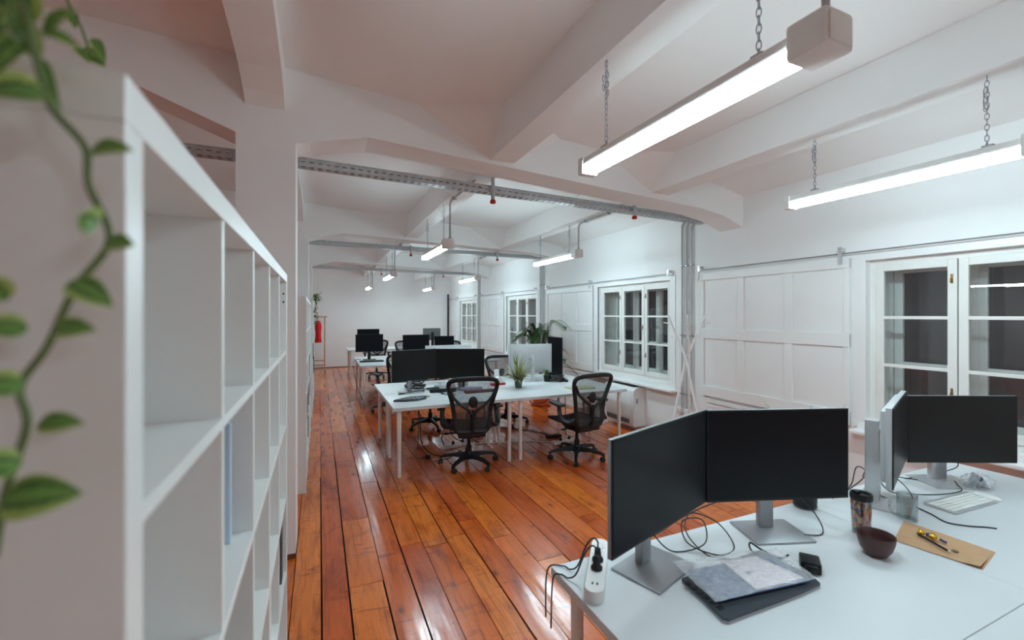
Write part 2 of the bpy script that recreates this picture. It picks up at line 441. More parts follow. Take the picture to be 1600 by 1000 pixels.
# walls
OPEN = [(.54 + BAY * k, 2.19 + BAY * k) for k in range(-1, 4)]
WZ0, WZ1 = .76, 2.14
b = MB(); ys = YF
for a, c in OPEN:
    b.bx(XW, XW + .42, ys, a, -.02, 3.6); b.bx(XW, XW + .42, a, c, -.02, WZ0); b.bx(XW, XW + .42, a, c, WZ1, 3.6); ys = c
b.bx(XW, XW + .42, ys, YB + .3, -.02, 3.6)
struct(b.build('wall_right', WALL, smooth=False))
struct(MB().bx(XL - .3, XW + .4, YB, YB + .3, -.02, 3.7).build('wall_back', WALL, smooth=False))
struct(MB().bx(XL - .3, XL, YF, YB, -.02, 3.7).build('wall_left', WALL, smooth=False))
struct(MB().bx(XL - .3, XW + .4, YF - .3, YF, -.02, 3.7).build('wall_front', WALL, smooth=False))
struct(MB().bx(XL, XW, YB - .012, YB + .01, 0, .02, .003).build('baseboard_back', BROWNB, smooth=False))

# windows: painted box window, three inner sashes and three outer ones
def sash(name, x, y0, y1, z0, z1, root, st=.055, th=.035, handle=None):
    b = MB()
    b.bx(x, x + th, y0, y0 + st, z0, z1, .006); b.bx(x, x + th, y1 - st, y1, z0, z1, .006)
    b.bx(x + .001, x + th - .001, y0 + st, y1 - st, z0, z0 + st + .012, .006); b.bx(x + .001, x + th - .001, y0 + st, y1 - st, z1 - st - .005, z1, .006)
    H = (z1 - z0 - 2 * st - .007) / 3
    for k in (1, 2):
        zz = z0 + st + .012 + H * k
        b.bx(x + .004, x + th - .004, y0 + st - .005, y1 - st + .005, zz - .013, zz + .013, .004)
    f = struct(b.build(name, OFFW, root, smooth=False))
    p = MB().bx(x + th / 2 - .002, x + th / 2 + .002, y0 + st - .01, y1 - st + .01, z0 + st - .01, z1 - st + .01).build('pane', PANE, f, smooth=False); struct(p)
    if handle is not None:
        for hz in handle:
            h = MB().bx(x - .006, x, y0 + .02 if hz[1] > 0 else y1 - .035, y0 + .035 if hz[1] > 0 else y1 - .02, hz[0] - .035, hz[0] + .035, .003)
            yy = (y0 + .0275) if hz[1] > 0 else (y1 - .0275)
            h.tube([(x - .004, yy, hz[0]), (x - .022, yy, hz[0]), (x - .026, yy, hz[0] - .03)], .004, 8)
            struct(h.build('handle', BRASS, f))
for n, (a, c) in enumerate(OPEN):
    w_ = thing('window_%d' % (n + 1), 'x', 'window'); del w_['label']; del w_['category']; struct(w_)
    b = MB()                                            # architrave round the opening and the reveal lining
    for y0, y1, z0, z1 in ((a - .09, a, WZ0 - .04, WZ1 + .06), (c, c + .09, WZ0 - .04, WZ1 + .06), (a, c, WZ1, WZ1 + .06)):
        b.bx(XW - .012, XW + .02, y0, y1, z0, z1, .004)
    struct(b.build('architrave', GLOSSW, w_, smooth=False))
    b = MB()
    xf = XW + .055
    for y0, y1, z0, z1 in ((a, a + .045, WZ0, WZ1), (c - .045, c, WZ0, WZ1), (a + .045, c - .045, WZ1 - .045, WZ1), (a + .045, c - .045, WZ0, WZ0 + .05)):
        b.bx(xf, xf + .05, y0, y1, z0, z1, .004); b.bx(xf + .25, xf + .30, y0, y1, z0, z1, .004)
    ww = (c - a - .09) / 3
    for k in (1, 2):
        ym = a + .045 + ww * k
        b.bx(xf + .255, xf + .295, ym - .02, ym + .02, WZ0 + .05, WZ1 - .045, .004)
    b.bx(xf + .03, xf + .27, a, a + .02, WZ0, WZ1); b.bx(xf + .03, xf + .27, c - .02, c, WZ0, WZ1)
    b.bx(xf + .03, xf + .27, a, c, WZ1 - .02, WZ1); b.bx(xf + .03, xf + .27, a, c, WZ0, WZ0 + .03)
    struct(b.build('window_frame', OFFW, w_, smooth=False))
    for k in range(3):
        y0, y1 = a + .045 + ww * k + .004, a + .045 + ww * (k + 1) - .004
        hd = {0: [(1.95, -1), (1.1, -1)], 1: [(1.50, 1)], 2: [(1.95, 1), (1.1, 1)]}[k]
        if k == 1: hd = [(1.50, 1)]
        sash('sash', xf - .012, y0, y1, WZ0 + .045, WZ1 - .04, w_, handle=hd)
        sash('outer_sash', xf + .26, y0, y1, WZ0 + .045, WZ1 - .04, w_, st=.06)
    b = MB().bx(XW - .12, XW + .01, a - .12, c + .08, .675, .705, .008)
    b.bx(XW - .02, XW + .01, a - .1, c + .06, .70, .76, .005)
    struct(b.build('window_sill', GLOSSW, w_, smooth=False))
# panelling below the shutters
for n, (a, c) in enumerate(OPEN):
    y0, y1 = c + .14, c + 1.66
    b = MB().bx(XW - .03, XW, y0, y1, .64, .685, .006).bx(XW - .022, XW, y0, y1, .59, .625, .004)
    for yy in (y0, (y0 + y1) / 2 - .04, y1 - .08): b.bx(XW - .015, XW, yy, yy + .08, .06, .59, .004)
    b.bx(XW - .0145, XW, y0 + .08, y1 - .08, .06, .14, .004).bx(XW - .0145, XW, y0 + .08, y1 - .08, .52, .59, .004)
    struct(b.build('trim_%d' % (n + 1), GLOSSW, smooth=False))
b = MB().bx(XW - .02, XW, YF, YB, 0, .06, .005)
struct(b.build('baseboard_right', GLOSSW, smooth=False))

# ================================================================ ON THE WINDOW WALL
NTH = ['nearest the camera', 'in the second bay', 'in the third bay', 'in the far bay by the back wall']
def shutter(i, y0, y1):
    t = thing('sliding_shutter', ['large white six-panel sliding shutter left of the window beside the near desks',
        'white six-panel shutter on the wall behind the palm, left of the open three-sash window',
        'small-looking white six-panel shutter between the two far windows, behind the grey conduit pipes',
        'narrow-looking white shutter in the far corner beside the black pole'][i], 'shutter', (XW - .045, 0, 0))
    zr = [(.72, .84), (1.40, 1.52), (2.09, 2.175)]
    W = y1 - y0; st = .05
    cols = [y0 + .045 + k * (W - .0) / 3 for k in range(3)]
    b = MB().bx(.018, .04, y0, y1, .72, 2.175)
    rails = [(.72, .84), (1.40, 1.52), (2.09, 2.175)]
    for z0, z1 in rails: b.bx(0, .03, y0, y1, z0, z1, .005)
    pw = (W - .045 * 2 - .085 * 2) / 3
    ed = [y0, y0 + .045]
    stiles = [(y0, y0 + .045), (y0 + .045 + pw, y0 + .13 + pw), (y0 + .13 + 2 * pw, y0 + .215 + 2 * pw), (y1 - .045, y1)]
    for s0, s1 in stiles:
        b.bx(.0005, .03, s0, s1, .84, 1.40, .005); b.bx(.0005, .03, s0, s1, 1.52, 2.09, .005)
    b.build('shutter_panel', GLOSSW, t, smooth=False)
    for k in range(3):
        for z0, z1 in ((.84, 1.40), (1.52, 2.09)):
            s0, s1 = stiles[k][1], stiles[k + 1][0]
            # slightly bellied field with an arched top bead
            b = MB().grid(lambda u, v: (.016 - .003 * math.sin(math.pi * u) * math.sin(math.pi * v), s0 + .004 + (s1 - s0 - .008) * u, z0 + .004 + (z1 - z0 - .012 + .006 * math.sin(math.pi * u)) * v), 8, 8)
            b.tube([(.016, s0 + .004 + (s1 - s0 - .008) * u / 8, z1 - .01 + .006 * math.sin(math.pi * u / 8)) for u in range(9)], .004, 6)
            b.build('field_panel', GLOSSW, t)
    return t
def rail(i, y0, y1, ym):
    t = thing('shutter_rail', ['thin grey rail running above the near shutter and the near window', 'thin grey rail above the shutter and window behind the two front chairs',
        'thin grey rail above the third shutter and window', 'thin grey rail above the farthest shutter and window'][i], 'rail', (XW - .06, y0, 2.215))
    MB().tube([(0, 0, 0), (0, y1 - y0, 0)], .006, 8).build('rod', STEEL, t)
    for yy in (.03, ym - y0, y1 - y0 - .03):
        b = MB().bx(-.006, .0, yy - .018, yy + .018, -.09 if yy == ym - y0 else -.03, .06, .002).bx(-.002, .06, yy - .01, yy + .01, .02, .05, .002)
        b.tube([(-.012, yy, .03), (0, yy, .03)], .009, 8)
        b.build('rail_bracket', ALU, t)
    b = MB().tube(spline([(-.008, y1 - y0 - .03, -.02), (-.012, y1 - y0 - .045, -.08), (-.012, y1 - y0 - .02, -.12), (-.008, y1 - y0 - .03, -.06)], 6), .004, 6)
    b.build('hook', ALU, t)
for i in range(4):
    o = BAY * i
    y1 = 3.93 + o if i < 3 else 15.06
    shutter(i, 2.30 + o, y1 - .015); rail(i, .5 + o, y1 + .02 if i < 3 else YB - .02, 2.36 + o)

# conduit pipes climbing the wall by each beam
CT = ['grey conduit pipe behind the white coat stand, %s of the three', 'grey conduit pipe left of the second shutter behind the palm, %s of the three', 'grey conduit pipe by the farthest window, %s of the three']
for i in range(3):
    for k in range(3):
        y = 4.075 + BAY * i + .078 * k; e = [0.0, .02, .03][k]
        yt = 3.86 + BAY * i
        pts = [(0, 0, .50), (0, 0, 2.70 + .02 * k), (0, 0, 2.765 + .02 * k), (0, -.02, 2.80 + .02 * k), (0, -.05, 2.815 + .02 * k), (-.02 - .01 * k, yt - y, 2.84 + .02 * k - .02)]
        b = MB().tube(pts, .0115, 10)
        t = tag(b.build('conduit_pipe', PIPE), CT[i] % ['rightmost', 'middle', 'leftmost'][k], 'pipe', 'grey conduit pipes on the window wall')
        t.location = (XW - .022, y, 0)
        for z in (.68, 1.42, 2.3):
            MB().bx(-.018, .02, -.017, .017, z - .009, z + .009, .003).build('pipe_clip', STEEL, t, smooth=False)
for k, (y, z) in enumerate(((4.275, .47), (4.13, .455))):
    t = thing('socket_box', ['white surface socket box at the foot of the pipes, left one', 'white surface socket box at the foot of the pipes, right one'][k], 'socket', (XW, y, z), group=None)
    MB().bx(-.06, 0, -.045, .045, -.045, .045, .012).build('box_body', WHITEP, t)
    MB().lathe([(0, 0), (.024, 0), (.026, .006), (.02, .006), (.018, -.0), (0, .002)], 16, M=Matrix.Translation((-.06, 0, 0)) @ Matrix.Rotation(R(-90), 4, 'Y')).build('socket_face', PAPER, t)

# air conditioner
t = thing('air_conditioner', 'white floor-standing air conditioner on the window wall behind the right chair', 'air conditioner', (XW, 5.33, .1))
b = MB().prism([(0, 0), (-.2, 0), (-.21, .02), (-.21, .49), (-.20, .515), (-.165, .54), (-.13, .545), (0, .545)], 'y', -.39, .31)
b.build('shell', ACW, t)
MB().bx(-.216, -.205, -.33, .27, .12, .42, .006).build('front_panel', ACW, t)
b = MB()
for k in range(6): b.bx(-.2135, -.205, -.30, .24, .035 + .011 * k, .041 + .011 * k)
b.build('intake_grille', GRILL, t, smooth=False)
MB().bx(-.135, -.06, -.31, .22, .5435, .549, .002).build('outlet_vent', GRILL, t, smooth=False)
MB().bx(-.198, -.03, -.396, -.388, .06, .42, .01).build('side_panel', ACW, t)
MB().bx(-.17, -.14, -.3985, -.3935, .33, .40, .006).build('control_panel', STEEL, t)
tag(MB().bx(-.14, .0, -.12, .12, 0, .1, .01).build('pipe_cover', GLOSSW), 'low white boxed pipe cover on the floor right of the air conditioner', 'pipe cover').location = (XW - .02, 4.72, .0)

# white branching coat stand
t = thing('coat_stand', 'white coat stand with crossing branches in front of the wall pipes', 'coat stand', (3.9, 3.83, 0))
cz = 1.17
for k in range(3):
    a = R(90 + 120 * k + 12)
    top = (.24 * math.cos(a), .24 * math.sin(a), 1.68); bot = (-.26 * math.cos(a) , -.26 * math.sin(a), 0)
    off = Vector((.018 * math.cos(a + 1.57), .018 * math.sin(a + 1.57), 0))
    MB().tube([Vector(bot) + off, Vector((0, 0, cz)) + off, Vector(top) + off], [.013, .014, .011], 10).build('branch', GLOSSW, t)
    for f, ln in ((.78, .11), (.45, .1)):
        p = Vector((0, 0, cz)).lerp(Vector(top), f) + off
        q = p + Vector((math.cos(a) * ln, math.sin(a) * ln, .02))
        MB().tube([p, q], [.008, .006], 8).build('peg', GLOSSW, t)
MB().tube([(0, 0, cz - .03), (0, 0, cz + .03)], .018, 10).build('hub', STEEL, t)

# black pole in the far corner
tag(MB().tube([(0, 0, .0), (0, 0, 2.40)], .03, 12).build('black_pole', GLOSSBK), 'tall black pole standing in the far right corner', 'pole').location = (4.14, 14.98, 0)

# ================================================================ UNDER THE CEILING
def tray(label, x0, x1, y, z, h=.062, d=.088):
    """perforated channel: near side, floor and far side with real slots"""
    t = thing('cable_tray', label, 'cable tray', ((x0 + x1) / 2, y, z))
    L = x1 - x0; n = int(L / .03); b = MB()
    sk = lambda j: (lambda i, jj: jj == j and i % 4 in (1, 2))
    X = lambda u: -L / 2 + L * u
    def zone(zs, fn):
        for (s0, s1, hole) in zs:
            b.grid(lambda u, v: fn(X(u), s0 + (s1 - s0) * v), n, 1, skip=(lambda i, j: i % 2 == 1) if hole else None)
    side = [(0, .028, 0), (.028, .044, 1), (.044, h, 0)]
    zone(side, lambda x, s: (x, -d / 2, s)); zone(side, lambda x, s: (x, d / 2, s))
    zone([(0, .012, 0), (.012, .026, 1), (.026, .043, 0), (.043, .057, 1), (.057, .070, 0), (.070, .080, 1), (.080, d, 0)], lambda x, s: (x, s - d / 2, 0))
    b.build('tray_channel', GALV, t, smooth=False)
    b = MB().bx(-L / 2, L / 2, -d / 2 - .003, -d / 2 + .012, h - .003, h + .004).bx(-L / 2, L / 2, d / 2 - .012, d / 2 + .003, h - .003, h + .004)
    b.build('tray_lip', GALV, t, smooth=False)
    for k in range(3):
        yy = -.025 + .025 * k
        MB().tube([(-L / 2 + .02, yy, .012), (0, yy + .01, .012), (L / 2 - .02, yy, .012)], .006, 6).build('tray_cable', CABLE, t)
    return t
TY = 3.79
for i in range(3):
    o = BAY * i
    z = [2.788, 2.795, 2.795][i]
    q = tray(['galvanised perforated cable tray along the nearest ceiling beam', 'galvanised cable tray along the second ceiling beam', 'galvanised cable tray along the farthest ceiling beam'][i], -.16, 4.12, TY + o, z)
    q.rotation_euler = (0, R([1.2, .5, .5][i]), 0)
tray('galvanised cable tray seen through the gap left of the column', -3.6, -.5, TY, 2.825)
RC = ['short grey drop socket with red cap under the nearest tray, left one', 'short grey drop socket with red cap under the nearest tray, right one',
      'short grey drop socket with red cap under the second tray, left one', 'short grey drop socket with red cap under the second tray, right one',
      'tiny dark drop socket under the farthest tray, left one', 'tiny dark drop socket under the farthest tray, right one']
for i in range(3):
    for k in range(2):
        x = (1.45, 3.06)[k]; zt = [(2.93, 2.87), (2.88, 2.86), (2.88, 2.86)][i][k]
        t = thing('drop_socket', RC[2 * i + k], 'socket', (x, TY + BAY * i - .062, 2.70), group='red capped drop sockets')
        MB().tube([(0, 0, .03), (0, 0, zt - 2.70)], .017, 12).bx(-.028, .028, -.008, .02, .1, .13, .003).build('drop_tube', GALV, t)
        b = MB().tube([(0, 0, -.005), (0, 0, .03)], .02, 10)
        for a in range(4): b.bx(-.026, .026, -.004, .004, .0, .022, M=Matrix.Rotation(R(45 * a), 4, 'Z'))
        b.build('red_cap', REDP, t)

def chain_mb(L, knot=True):
    b = MB(); n = max(3, int(L / .026))
    def link(z, odd, x=0, y=0, hh=.018, ww=.008):
        pts = [(ww * math.cos(a), 0, hh * math.sin(a)) for a in [2 * math.pi * k / 10 for k in range(10)]]
        M = Matrix.Translation((x, y, z)) @ Matrix.Rotation(R(90 * odd + 20), 4, 'Z')
        b.tube([M @ Vector(p) for p in pts], .0019, 5, closed=True)
    for k in range(n): link(.014 + k * (L - .03) / max(1, n - 1), k % 2)
    for k in range(5): link(L - .07 - .022 * k, (k + 1) % 2, .012 * (-1) ** k, .008)
    b.tube([(0, 0, L - .02), (0, 0, L + .01)], .0025, 6)
    return b
def batten(label, x, y0, zs):
    """lamp along +y from its cable end; hangs on two chains from the joist"""
    t = thing('batten_light', label, 'ceiling light', (x, y0, 2.43), group='hanging batten lights')
    MB().prism([(-.0415, .0405), (.0415, .0405), (.042, .05), (.034, .080), (-.034, .080), (-.042, .05)], 'y', .1, 1.235).build('housing', HOUS, t, smooth=False)
    MB().prism([(-.028, 0), (.028, 0), (.040, .010), (.0445, .022), (.0440, .036), (.041, .041), (-.041, .041), (-.0440, .036), (-.0445, .022), (-.040, .010)], 'y', .105, 1.225).build('diffuser', LIGHT, t, smooth=False)
    b = MB().bx(-.062, .062, .0, .115, -.012, .095, .012); b.bx(-.05, .05, -.004, .0, .0, .08, .003)
    b.build('end_cap', HOUS, t)
    MB().bx(-.048, .048, 1.22, 1.265, -.006, .084, .006).build('end_cap', HOUS, t)
    top = zs - 2.43
    for yy in (.245, 1.075):
        c = chain_mb(top - .09).build('chain', CHAINM, t); c.location = (0, yy, .09)
        MB().bx(-.028, .028, yy - .03, yy + .012, .074, .092, .003).tube([(-.012, yy, .09), (0, yy, .115), (.012, yy, .09)], .003, 6).build('hanger_clip', STEEL, t)
    b = MB().tube([(.02, .05, .09), (.02, .05, top - .09), (.02, .045, top - .05), (.02, .01, top - .022), (.02, -.04, top - .014), (.02, -.80, top - .014)], .011, 10)
    b.tube([(.02, .05, .085), (.02, .05, .12)], .018, 10)
    b.build('cable_conduit', PIPE, t)
    for yy in (-.12, -.6): MB().bx(0.0, .04, yy - .008, yy + .008, top - .03, top + .003, .003).build('pipe_clip', STEEL, t, smooth=False)
    return t
LA = ['long lit batten light hanging nearest, at top centre of the photo', 'lit batten light in the left row, second from the camera', 'lit batten light in the left row, third from the camera', 'small lit batten light in the left row, nearest the back wall']
LB = ['lit batten light running off the right edge above the near window', 'lit batten light in the right row, second from the camera', 'lit batten light in the right row, third from the camera', 'small lit batten light in the right row, nearest the back wall']
for i in range(4):
    batten(LA[i], 1.315, .74 + BAY * i + (.05 if i else 0), 2.955)
    batten(LB[i], 3.05, .80 + BAY * i + (.08 if i else 0), 2.875)
for k in range(3): batten('batten light in the left aisle, %s from the camera' % ['first', 'second', 'third'][k], -7.6, 4.7 + BAY * (k - 1), 3.1)
batten('batten light of the left row behind the camera', 1.315, .74 - BAY, 2.955)
batten('batten light of the right row behind the camera', 3.05, .80 - BAY, 2.875)

# ================================================================ SHELVES ON THE LEFT
def shelf(label, y0, n, x1, depth=.385, top=1.855, cat='shelf'):
    pitch = .333; L = .035 * 2 + n * pitch
    t = thing('cube_shelf', label, cat, (x1, y0, 0))
    MB().bx(-depth, 0, 0, L, top - .035, top, .0015).build('top_board', MELA, t, smooth=False)
    MB().bx(-depth, 0, 0, .035, 0, top - .0352, .0015).build('end_panel', MELA, t, smooth=False)
    MB().bx(-depth, 0, L - .035, L, 0, top - .0352, .0015).build('end_panel', MELA, t, smooth=False)
    for z in (1.52, 1.205, .89, .575, .26, .05):
        MB().bx(-depth + .002, -.002, .035, L - .035, z - .008, z + .008, .001).build('shelf_board', MELA, t, smooth=False)
    for k in range(1, n):
        y = .035 + pitch * k
        MB().bx(-depth + .002, -.003, y - .008, y + .008, .05, top - .035, .001).build('divider', MELA, t, smooth=False)
    if True:
        b = MB()
        for zz in (1.77, 1.735): b.ell((-.012, L - .036, zz), (.004, .003, .004), 8)
        b.build('peg_hole', BLACK, t)
    return t
SX = -.128
shelf('tall white cube shelf filling the left foreground', .402, 5, SX)
shelf('white cube shelf behind the first column, holding dark binders', 4.55, 7, -.112)
shelf('far white cube shelf with a plant on top, beside the wooden rail', 7.86, 6, -.10)
def item(name, label, cat, mat, x0, x1, y0, y1, z0, z1, bev=.003, group=None, lab=None):
    o = MB().bx(-(x1 - x0), 0, -(y1 - y0) / 2, (y1 - y0) / 2, 0, z1 - z0, bev).build(name, mat, smooth=False)
    o.location = (x1, (y0 + y1) / 2, z0)
    return tag(o, label, cat, group)
ICE = pm('pale blue card', (.50, .62, .76), .5, var=.05)
item('storage_folder', 'pale blue folder inside a cell of the foreground shelf', 'folder', ICE, -.38, -.165, 1.046, 1.056, 1.2135, 1.46)
item('binder', 'charcoal binder low in the second column of the foreground shelf', 'binder', BIND, -.40, -.20, 1.0, 1.055, .8985, 1.10)
for k, (y, m, h, l) in enumerate(((1.965, BIND, .27, 'charcoal binder leaning in the last cell of the foreground shelf'), (2.035, SLATE, .26, 'dark grey binder at the end of the foreground shelf, beside the leaning one'))):
    item('binder', l, 'binder', m, -.42, -.15 + .01 * k, y - .03, y + .03, .584, .584 + h)
item('magazine_file', 'white magazine file low in the foreground shelf', 'file box', WHITEP, -.40, -.15, 1.62, 1.70, .584, .80)
item('binder', 'dark binder in the fourth column of the foreground shelf', 'binder', BIND, -.42, -.19, 1.74, 1.81, .269, .53)
for k, (y, z, m, h) in enumerate(((5.02, .899, TAN, .28), (5.10, .584, BIND, .29), (5.45, .584, BIND, .29), (5.9, .584, BIND, .28), (6.25, .899, BIND, .27), (6.55, .584, BIND, .29), (5.0, .269, WHITEP, .25), (5.6, .269, BIND, .25), (6.2, .269, WHITEP, .25))):
    nm = {id(TAN): 'tan', id(BIND): 'charcoal', id(WHITEP): 'white'}[id(m)]
    pl = {.899: 'third row', .584: 'fourth row', .269: 'fifth row'}[z]
    item('binder', '%s binder in the shelf behind the column, %s, %s along' % (nm, pl, ['nearest', 'second', 'third', 'fourth', 'last', 'fifth', 'nearest', 'second', 'third'][k]), 'binder', m, -.42, -.115, y - .035, y + .035, z, z + h, group='binders in the shelf behind the column')
for k, (y, z, h) in enumerate(((8.5, .899, .28), (9.0, .584, .29), (9.4, .584, .28))):
    item('binder', 'dark binder in the far shelf, %s one from the camera' % ['first', 'second', 'third'][k], 'binder', BIND, -.40, -.095, y - .035, y + .035, z, z + h, group='binders in the far shelf')

# leaves --------------------------------------------------------
def ovate(b, base, tip, wid, up=(0, 0, 1), cup=.25, sag=.0):
    base, tip = Vector(base), Vector(tip); d = tip - base
    side = d.cross(Vector(up))
    n = 9; pts = []; ws = []
    for i in range(n):
        u = i / (n - 1)
        pts.append(base + d * u + Vector(up) * (math.sin(math.pi * u) * .12 - sag * u * u) * d.length)
        ws.append(max(.0004, wid * (math.sin(math.pi * min(1, u ** .75 * 1.0)) ** .8 if 0 < u < 1 else 0)))
    b.ribbon(pts, ws, side=side, cup=cup)
# trailing plant whose pot stands on the foreground shelf
t = thing('trailing_plant', 'variegated trailing plant hanging over the end of the foreground shelf', 'plant', (-.42, .62, 1.855))
O = Vector((-.42, .62, 1.855))
MB().lathe([(0, 0), (.055, 0), (.07, .11), (.073, .11), (.073, .12), (.066, .12), (.062, .1), (0, .1)], 24).build('pot', DGREY, t)
MB().lathe([(0, .1), (.062, .1), (0, .106)], 20).build('soil', SOIL, t)
st = MB(); lf = MB()
main = [(-.42, .62, 1.96), (-.30, .50, 2.03), (-.22, .39, 1.96), (-.168, .36, 1.88), (-.157, .36, 1.833), (-.151, .36, 1.808), (-.133, .355, 1.784), (-.130, .352, 1.760), (-.120, .352, 1.727), (-.136, .352, 1.697), (-.149, .352, 1.661), (-.161, .352, 1.638), (-.158, .352, 1.615), (-.167, .352, 1.577), (-.172, .352, 1.54)]
st.tube([Vector(p) - O for p in spline(main, 6)], .0022, 6)
UPV = (0, -.85, .5)
for p0, p1, w_ in (((-0.1271, 0.345, 1.7775), (-0.1044, 0.339, 1.7804), 0.0075),
    ((-0.1235, 0.345, 1.7333), (-0.1301, 0.339, 1.7381), 0.0105),
    ((-0.1196, 0.345, 1.7219), (-0.1038, 0.339, 1.7224), 0.0075),
    ((-0.1365, 0.345, 1.6998), (-0.1142, 0.339, 1.6846), 0.0085),
    ((-0.1433, 0.345, 1.6702), (-0.122, 0.339, 1.6708), 0.0072),
    ((-0.1506, 0.345, 1.6158), (-0.1272, 0.339, 1.6156), 0.0066),
    ((-0.1458, 0.345, 1.8085), (-0.1709, 0.339, 1.8021), 0.013),
    ((-0.1541, 0.345, 1.6715), (-0.1709, 0.339, 1.6729), 0.008),
    ((-0.156, 0.345, 1.6393), (-0.1722, 0.339, 1.6405), 0.0085),
    ((-0.1568, 0.345, 1.594), (-0.1734, 0.339, 1.5963), 0.009),
    ((-0.1662, 0.345, 1.5734), (-0.1278, 0.339, 1.5741), 0.0125),
    ((-0.1635, 0.345, 1.688), (-0.1709, 0.339, 1.7019), 0.008)):
    ovate(lf, Vector(p0) - O, Vector(p1) - O, w_, UPV)
for p0, p1, w_ in (((-0.1609, 0.37, 1.839), (-0.1711, 0.364, 1.8701), 0.007),
    ((-0.1603, 0.37, 1.8411), (-0.1479, 0.364, 1.8068), 0.004),
    ((-0.1638, 0.37, 1.8522), (-0.1808, 0.364, 1.8178), 0.01),
    ((-0.1697, 0.37, 1.8665), (-0.1808, 0.364, 1.8444), 0.012),
    ((-0.1579, 0.37, 1.8537), (-0.1403, 0.364, 1.8729), 0.006),
    ((-0.1668, 0.37, 1.8594), (-0.1697, 0.364, 1.886), 0.012),
    ((-0.1609, 0.37, 1.857), (-0.1372, 0.364, 1.8474), 0.005)):
    ovate(lf, Vector(p0) - O, Vector(p1) - O, w_, UPV)
# second strand reaching over the shelf top, and the bushy head on the pot
s2 = [(-.42, .62, 1.96), (-.30, .64, 2.06), (-.262, .63, 2.06), (-.247, .62, 2.017), (-.236, .62, 1.992), (-.228, .62, 1.966), (-.222, .62, 1.955)]
st.tube([Vector(p) - O for p in spline(s2, 6)], .0014, 6)
for p0, p1, w_ in (((-0.2364, 0.62, 1.9679), (-0.2262, 0.614, 1.9512), 0.008),
    ((-0.2295, 0.62, 1.9578), (-0.2129, 0.614, 1.9495), 0.006),
    ((-0.2257, 0.62, 1.981), (-0.2129, 0.614, 1.9564), 0.006),
    ((-0.2432, 0.62, 2.004), (-0.2377, 0.614, 1.9847), 0.006),
    ((-0.2494, 0.62, 2.0023), (-0.2393, 0.614, 1.9877), 0.005),
    ((-0.2295, 0.62, 1.9696), (-0.2129, 0.614, 1.9529), 0.005)):
    ovate(lf, Vector(p0) - O, Vector(p1) - O, w_, UPV)
rr = random.Random(5)
for k in range(46):
    a = rr.uniform(0, 6.28); z0 = rr.uniform(.1, .2); r0 = rr.uniform(.01, .05)
    p = Vector((r0 * math.cos(a), r0 * math.sin(a), z0)); q = p + Vector((math.cos(a) * rr.uniform(.03, .06), math.sin(a) * rr.uniform(.03, .06), rr.uniform(-.01, .04)))
    ovate(lf, p, q, rr.uniform(.009, .014))
    st.tube([(0, 0, .1), p * .6 + Vector((0, 0, .06)), p], .0012, 5)
for k in range(7):                                     # strands over the front of the shelf behind the picture's edge
    x = -.50 + .022 * k; y = .372; L = rr.uniform(.15, .6)
    pts = [Vector((-.42, .62, 1.96)), Vector((x, .45, 2.0)), Vector((x, y, 1.9))] + [Vector((x + rr.uniform(-.015, .015), y, 1.86 - L * j / 5)) for j in range(6)]
    st.tube([p - O for p in spline(pts, 4)], .0015, 5)
    for j in range(10):
        p = Vector((x, y - .004, 1.87 - L * j / 10)); sg = (-1) ** j
        ovate(lf, p - O, p + Vector((sg * .03, -.008, rr.uniform(-.01, .01))) - O, .009, (0, -.8, .5))
st.build('stem', STEMM, t); lf.build('foliage', VINE, t, fix=False)

# trailing plant on the far shelf
t = thing('trailing_plant', 'small bushy trailing plant on top of the far shelf beside the wooden rail', 'plant', (-.15, 9.3, 1.855))
MB().lathe([(0, 0), (.05, 0), (.065, .1), (.058, .1), (.055, .085), (0, .085)], 18).build('pot', WHITEP, t)
lf = MB(); st = MB()
for k in range(150):
    a = rr.uniform(-1.5, 1.5); hang = rr.random()
    c0 = Vector((.05 + rr.uniform(0, .13) * math.cos(a), rr.uniform(-.14, .14), .12 + rr.uniform(-.02, .12)))
    if hang < .4: c0 = Vector((.08 + rr.uniform(-.02, .03), rr.uniform(-.12, .12), rr.uniform(-.35, .1)))
    d = Vector((rr.uniform(-.3, 1), rr.uniform(-1, 1), rr.uniform(-.8, .6))).normalized() * .05
    ovate(lf, c0, c0 + d, .013)
for k in range(8):
    y = rr.uniform(-.12, .12); st.tube(spline([(0, 0, .09), (.05, y * .6, .2), (.085, y, .08), (.085, y, -.3 * rr.random())], 4), .002, 5)
st.build('stem', STEMM, t); lf.build('foliage', pm('far vine leaf', (.10, .17, .05), .5, var=.6, scale=20), t, fix=False)

# wooden clothes rail with a red garment at the back wall
t = thing('clothes_rail', 'light wooden clothes rail standing by the back wall', 'clothes rail', (-.06, 14.55, 0))
for x in (.21,):
    MB().bx(x - .016, x + .016, -.02, .02, 0, 1.62, .004).build('post', WOODR, t)
MB().bx(-.29, -.26, -.02, .02, 0, 1.62, .004).build('post', WOODR, t)
MB().tube([(-.34, 0, 1.62), (.28, 0, 1.62)], .016, 10).build('hanging_rod', WOODR, t)
for z in (.14, .28): MB().bx(-.26, .21, -.10, .10, z, z + .018, .003).build('shelf_board', WOODR, t, smooth=False)
b = MB()
def gar(u, v):
    z = 1.50 - .66 * v; a = u * 2 * math.pi
    wx = .05 + .035 * math.sin(math.pi * min(1, v * 1.6)) if v < .55 else .07 + .06 * (v - .55)
    sh = .012 * math.sin(5 * a + 6 * v)
    return (wx * (1.0 if v > .05 else .5) * math.cos(a) + sh, (.16 - .03 * v) * math.sin(a), z)
b.grid(gar, 28, 14)
o = b.build('garment', REDC); o.location = (-.03, 14.55, 0); tag(o, 'red garment hanging from the wooden clothes rail', 'garment')
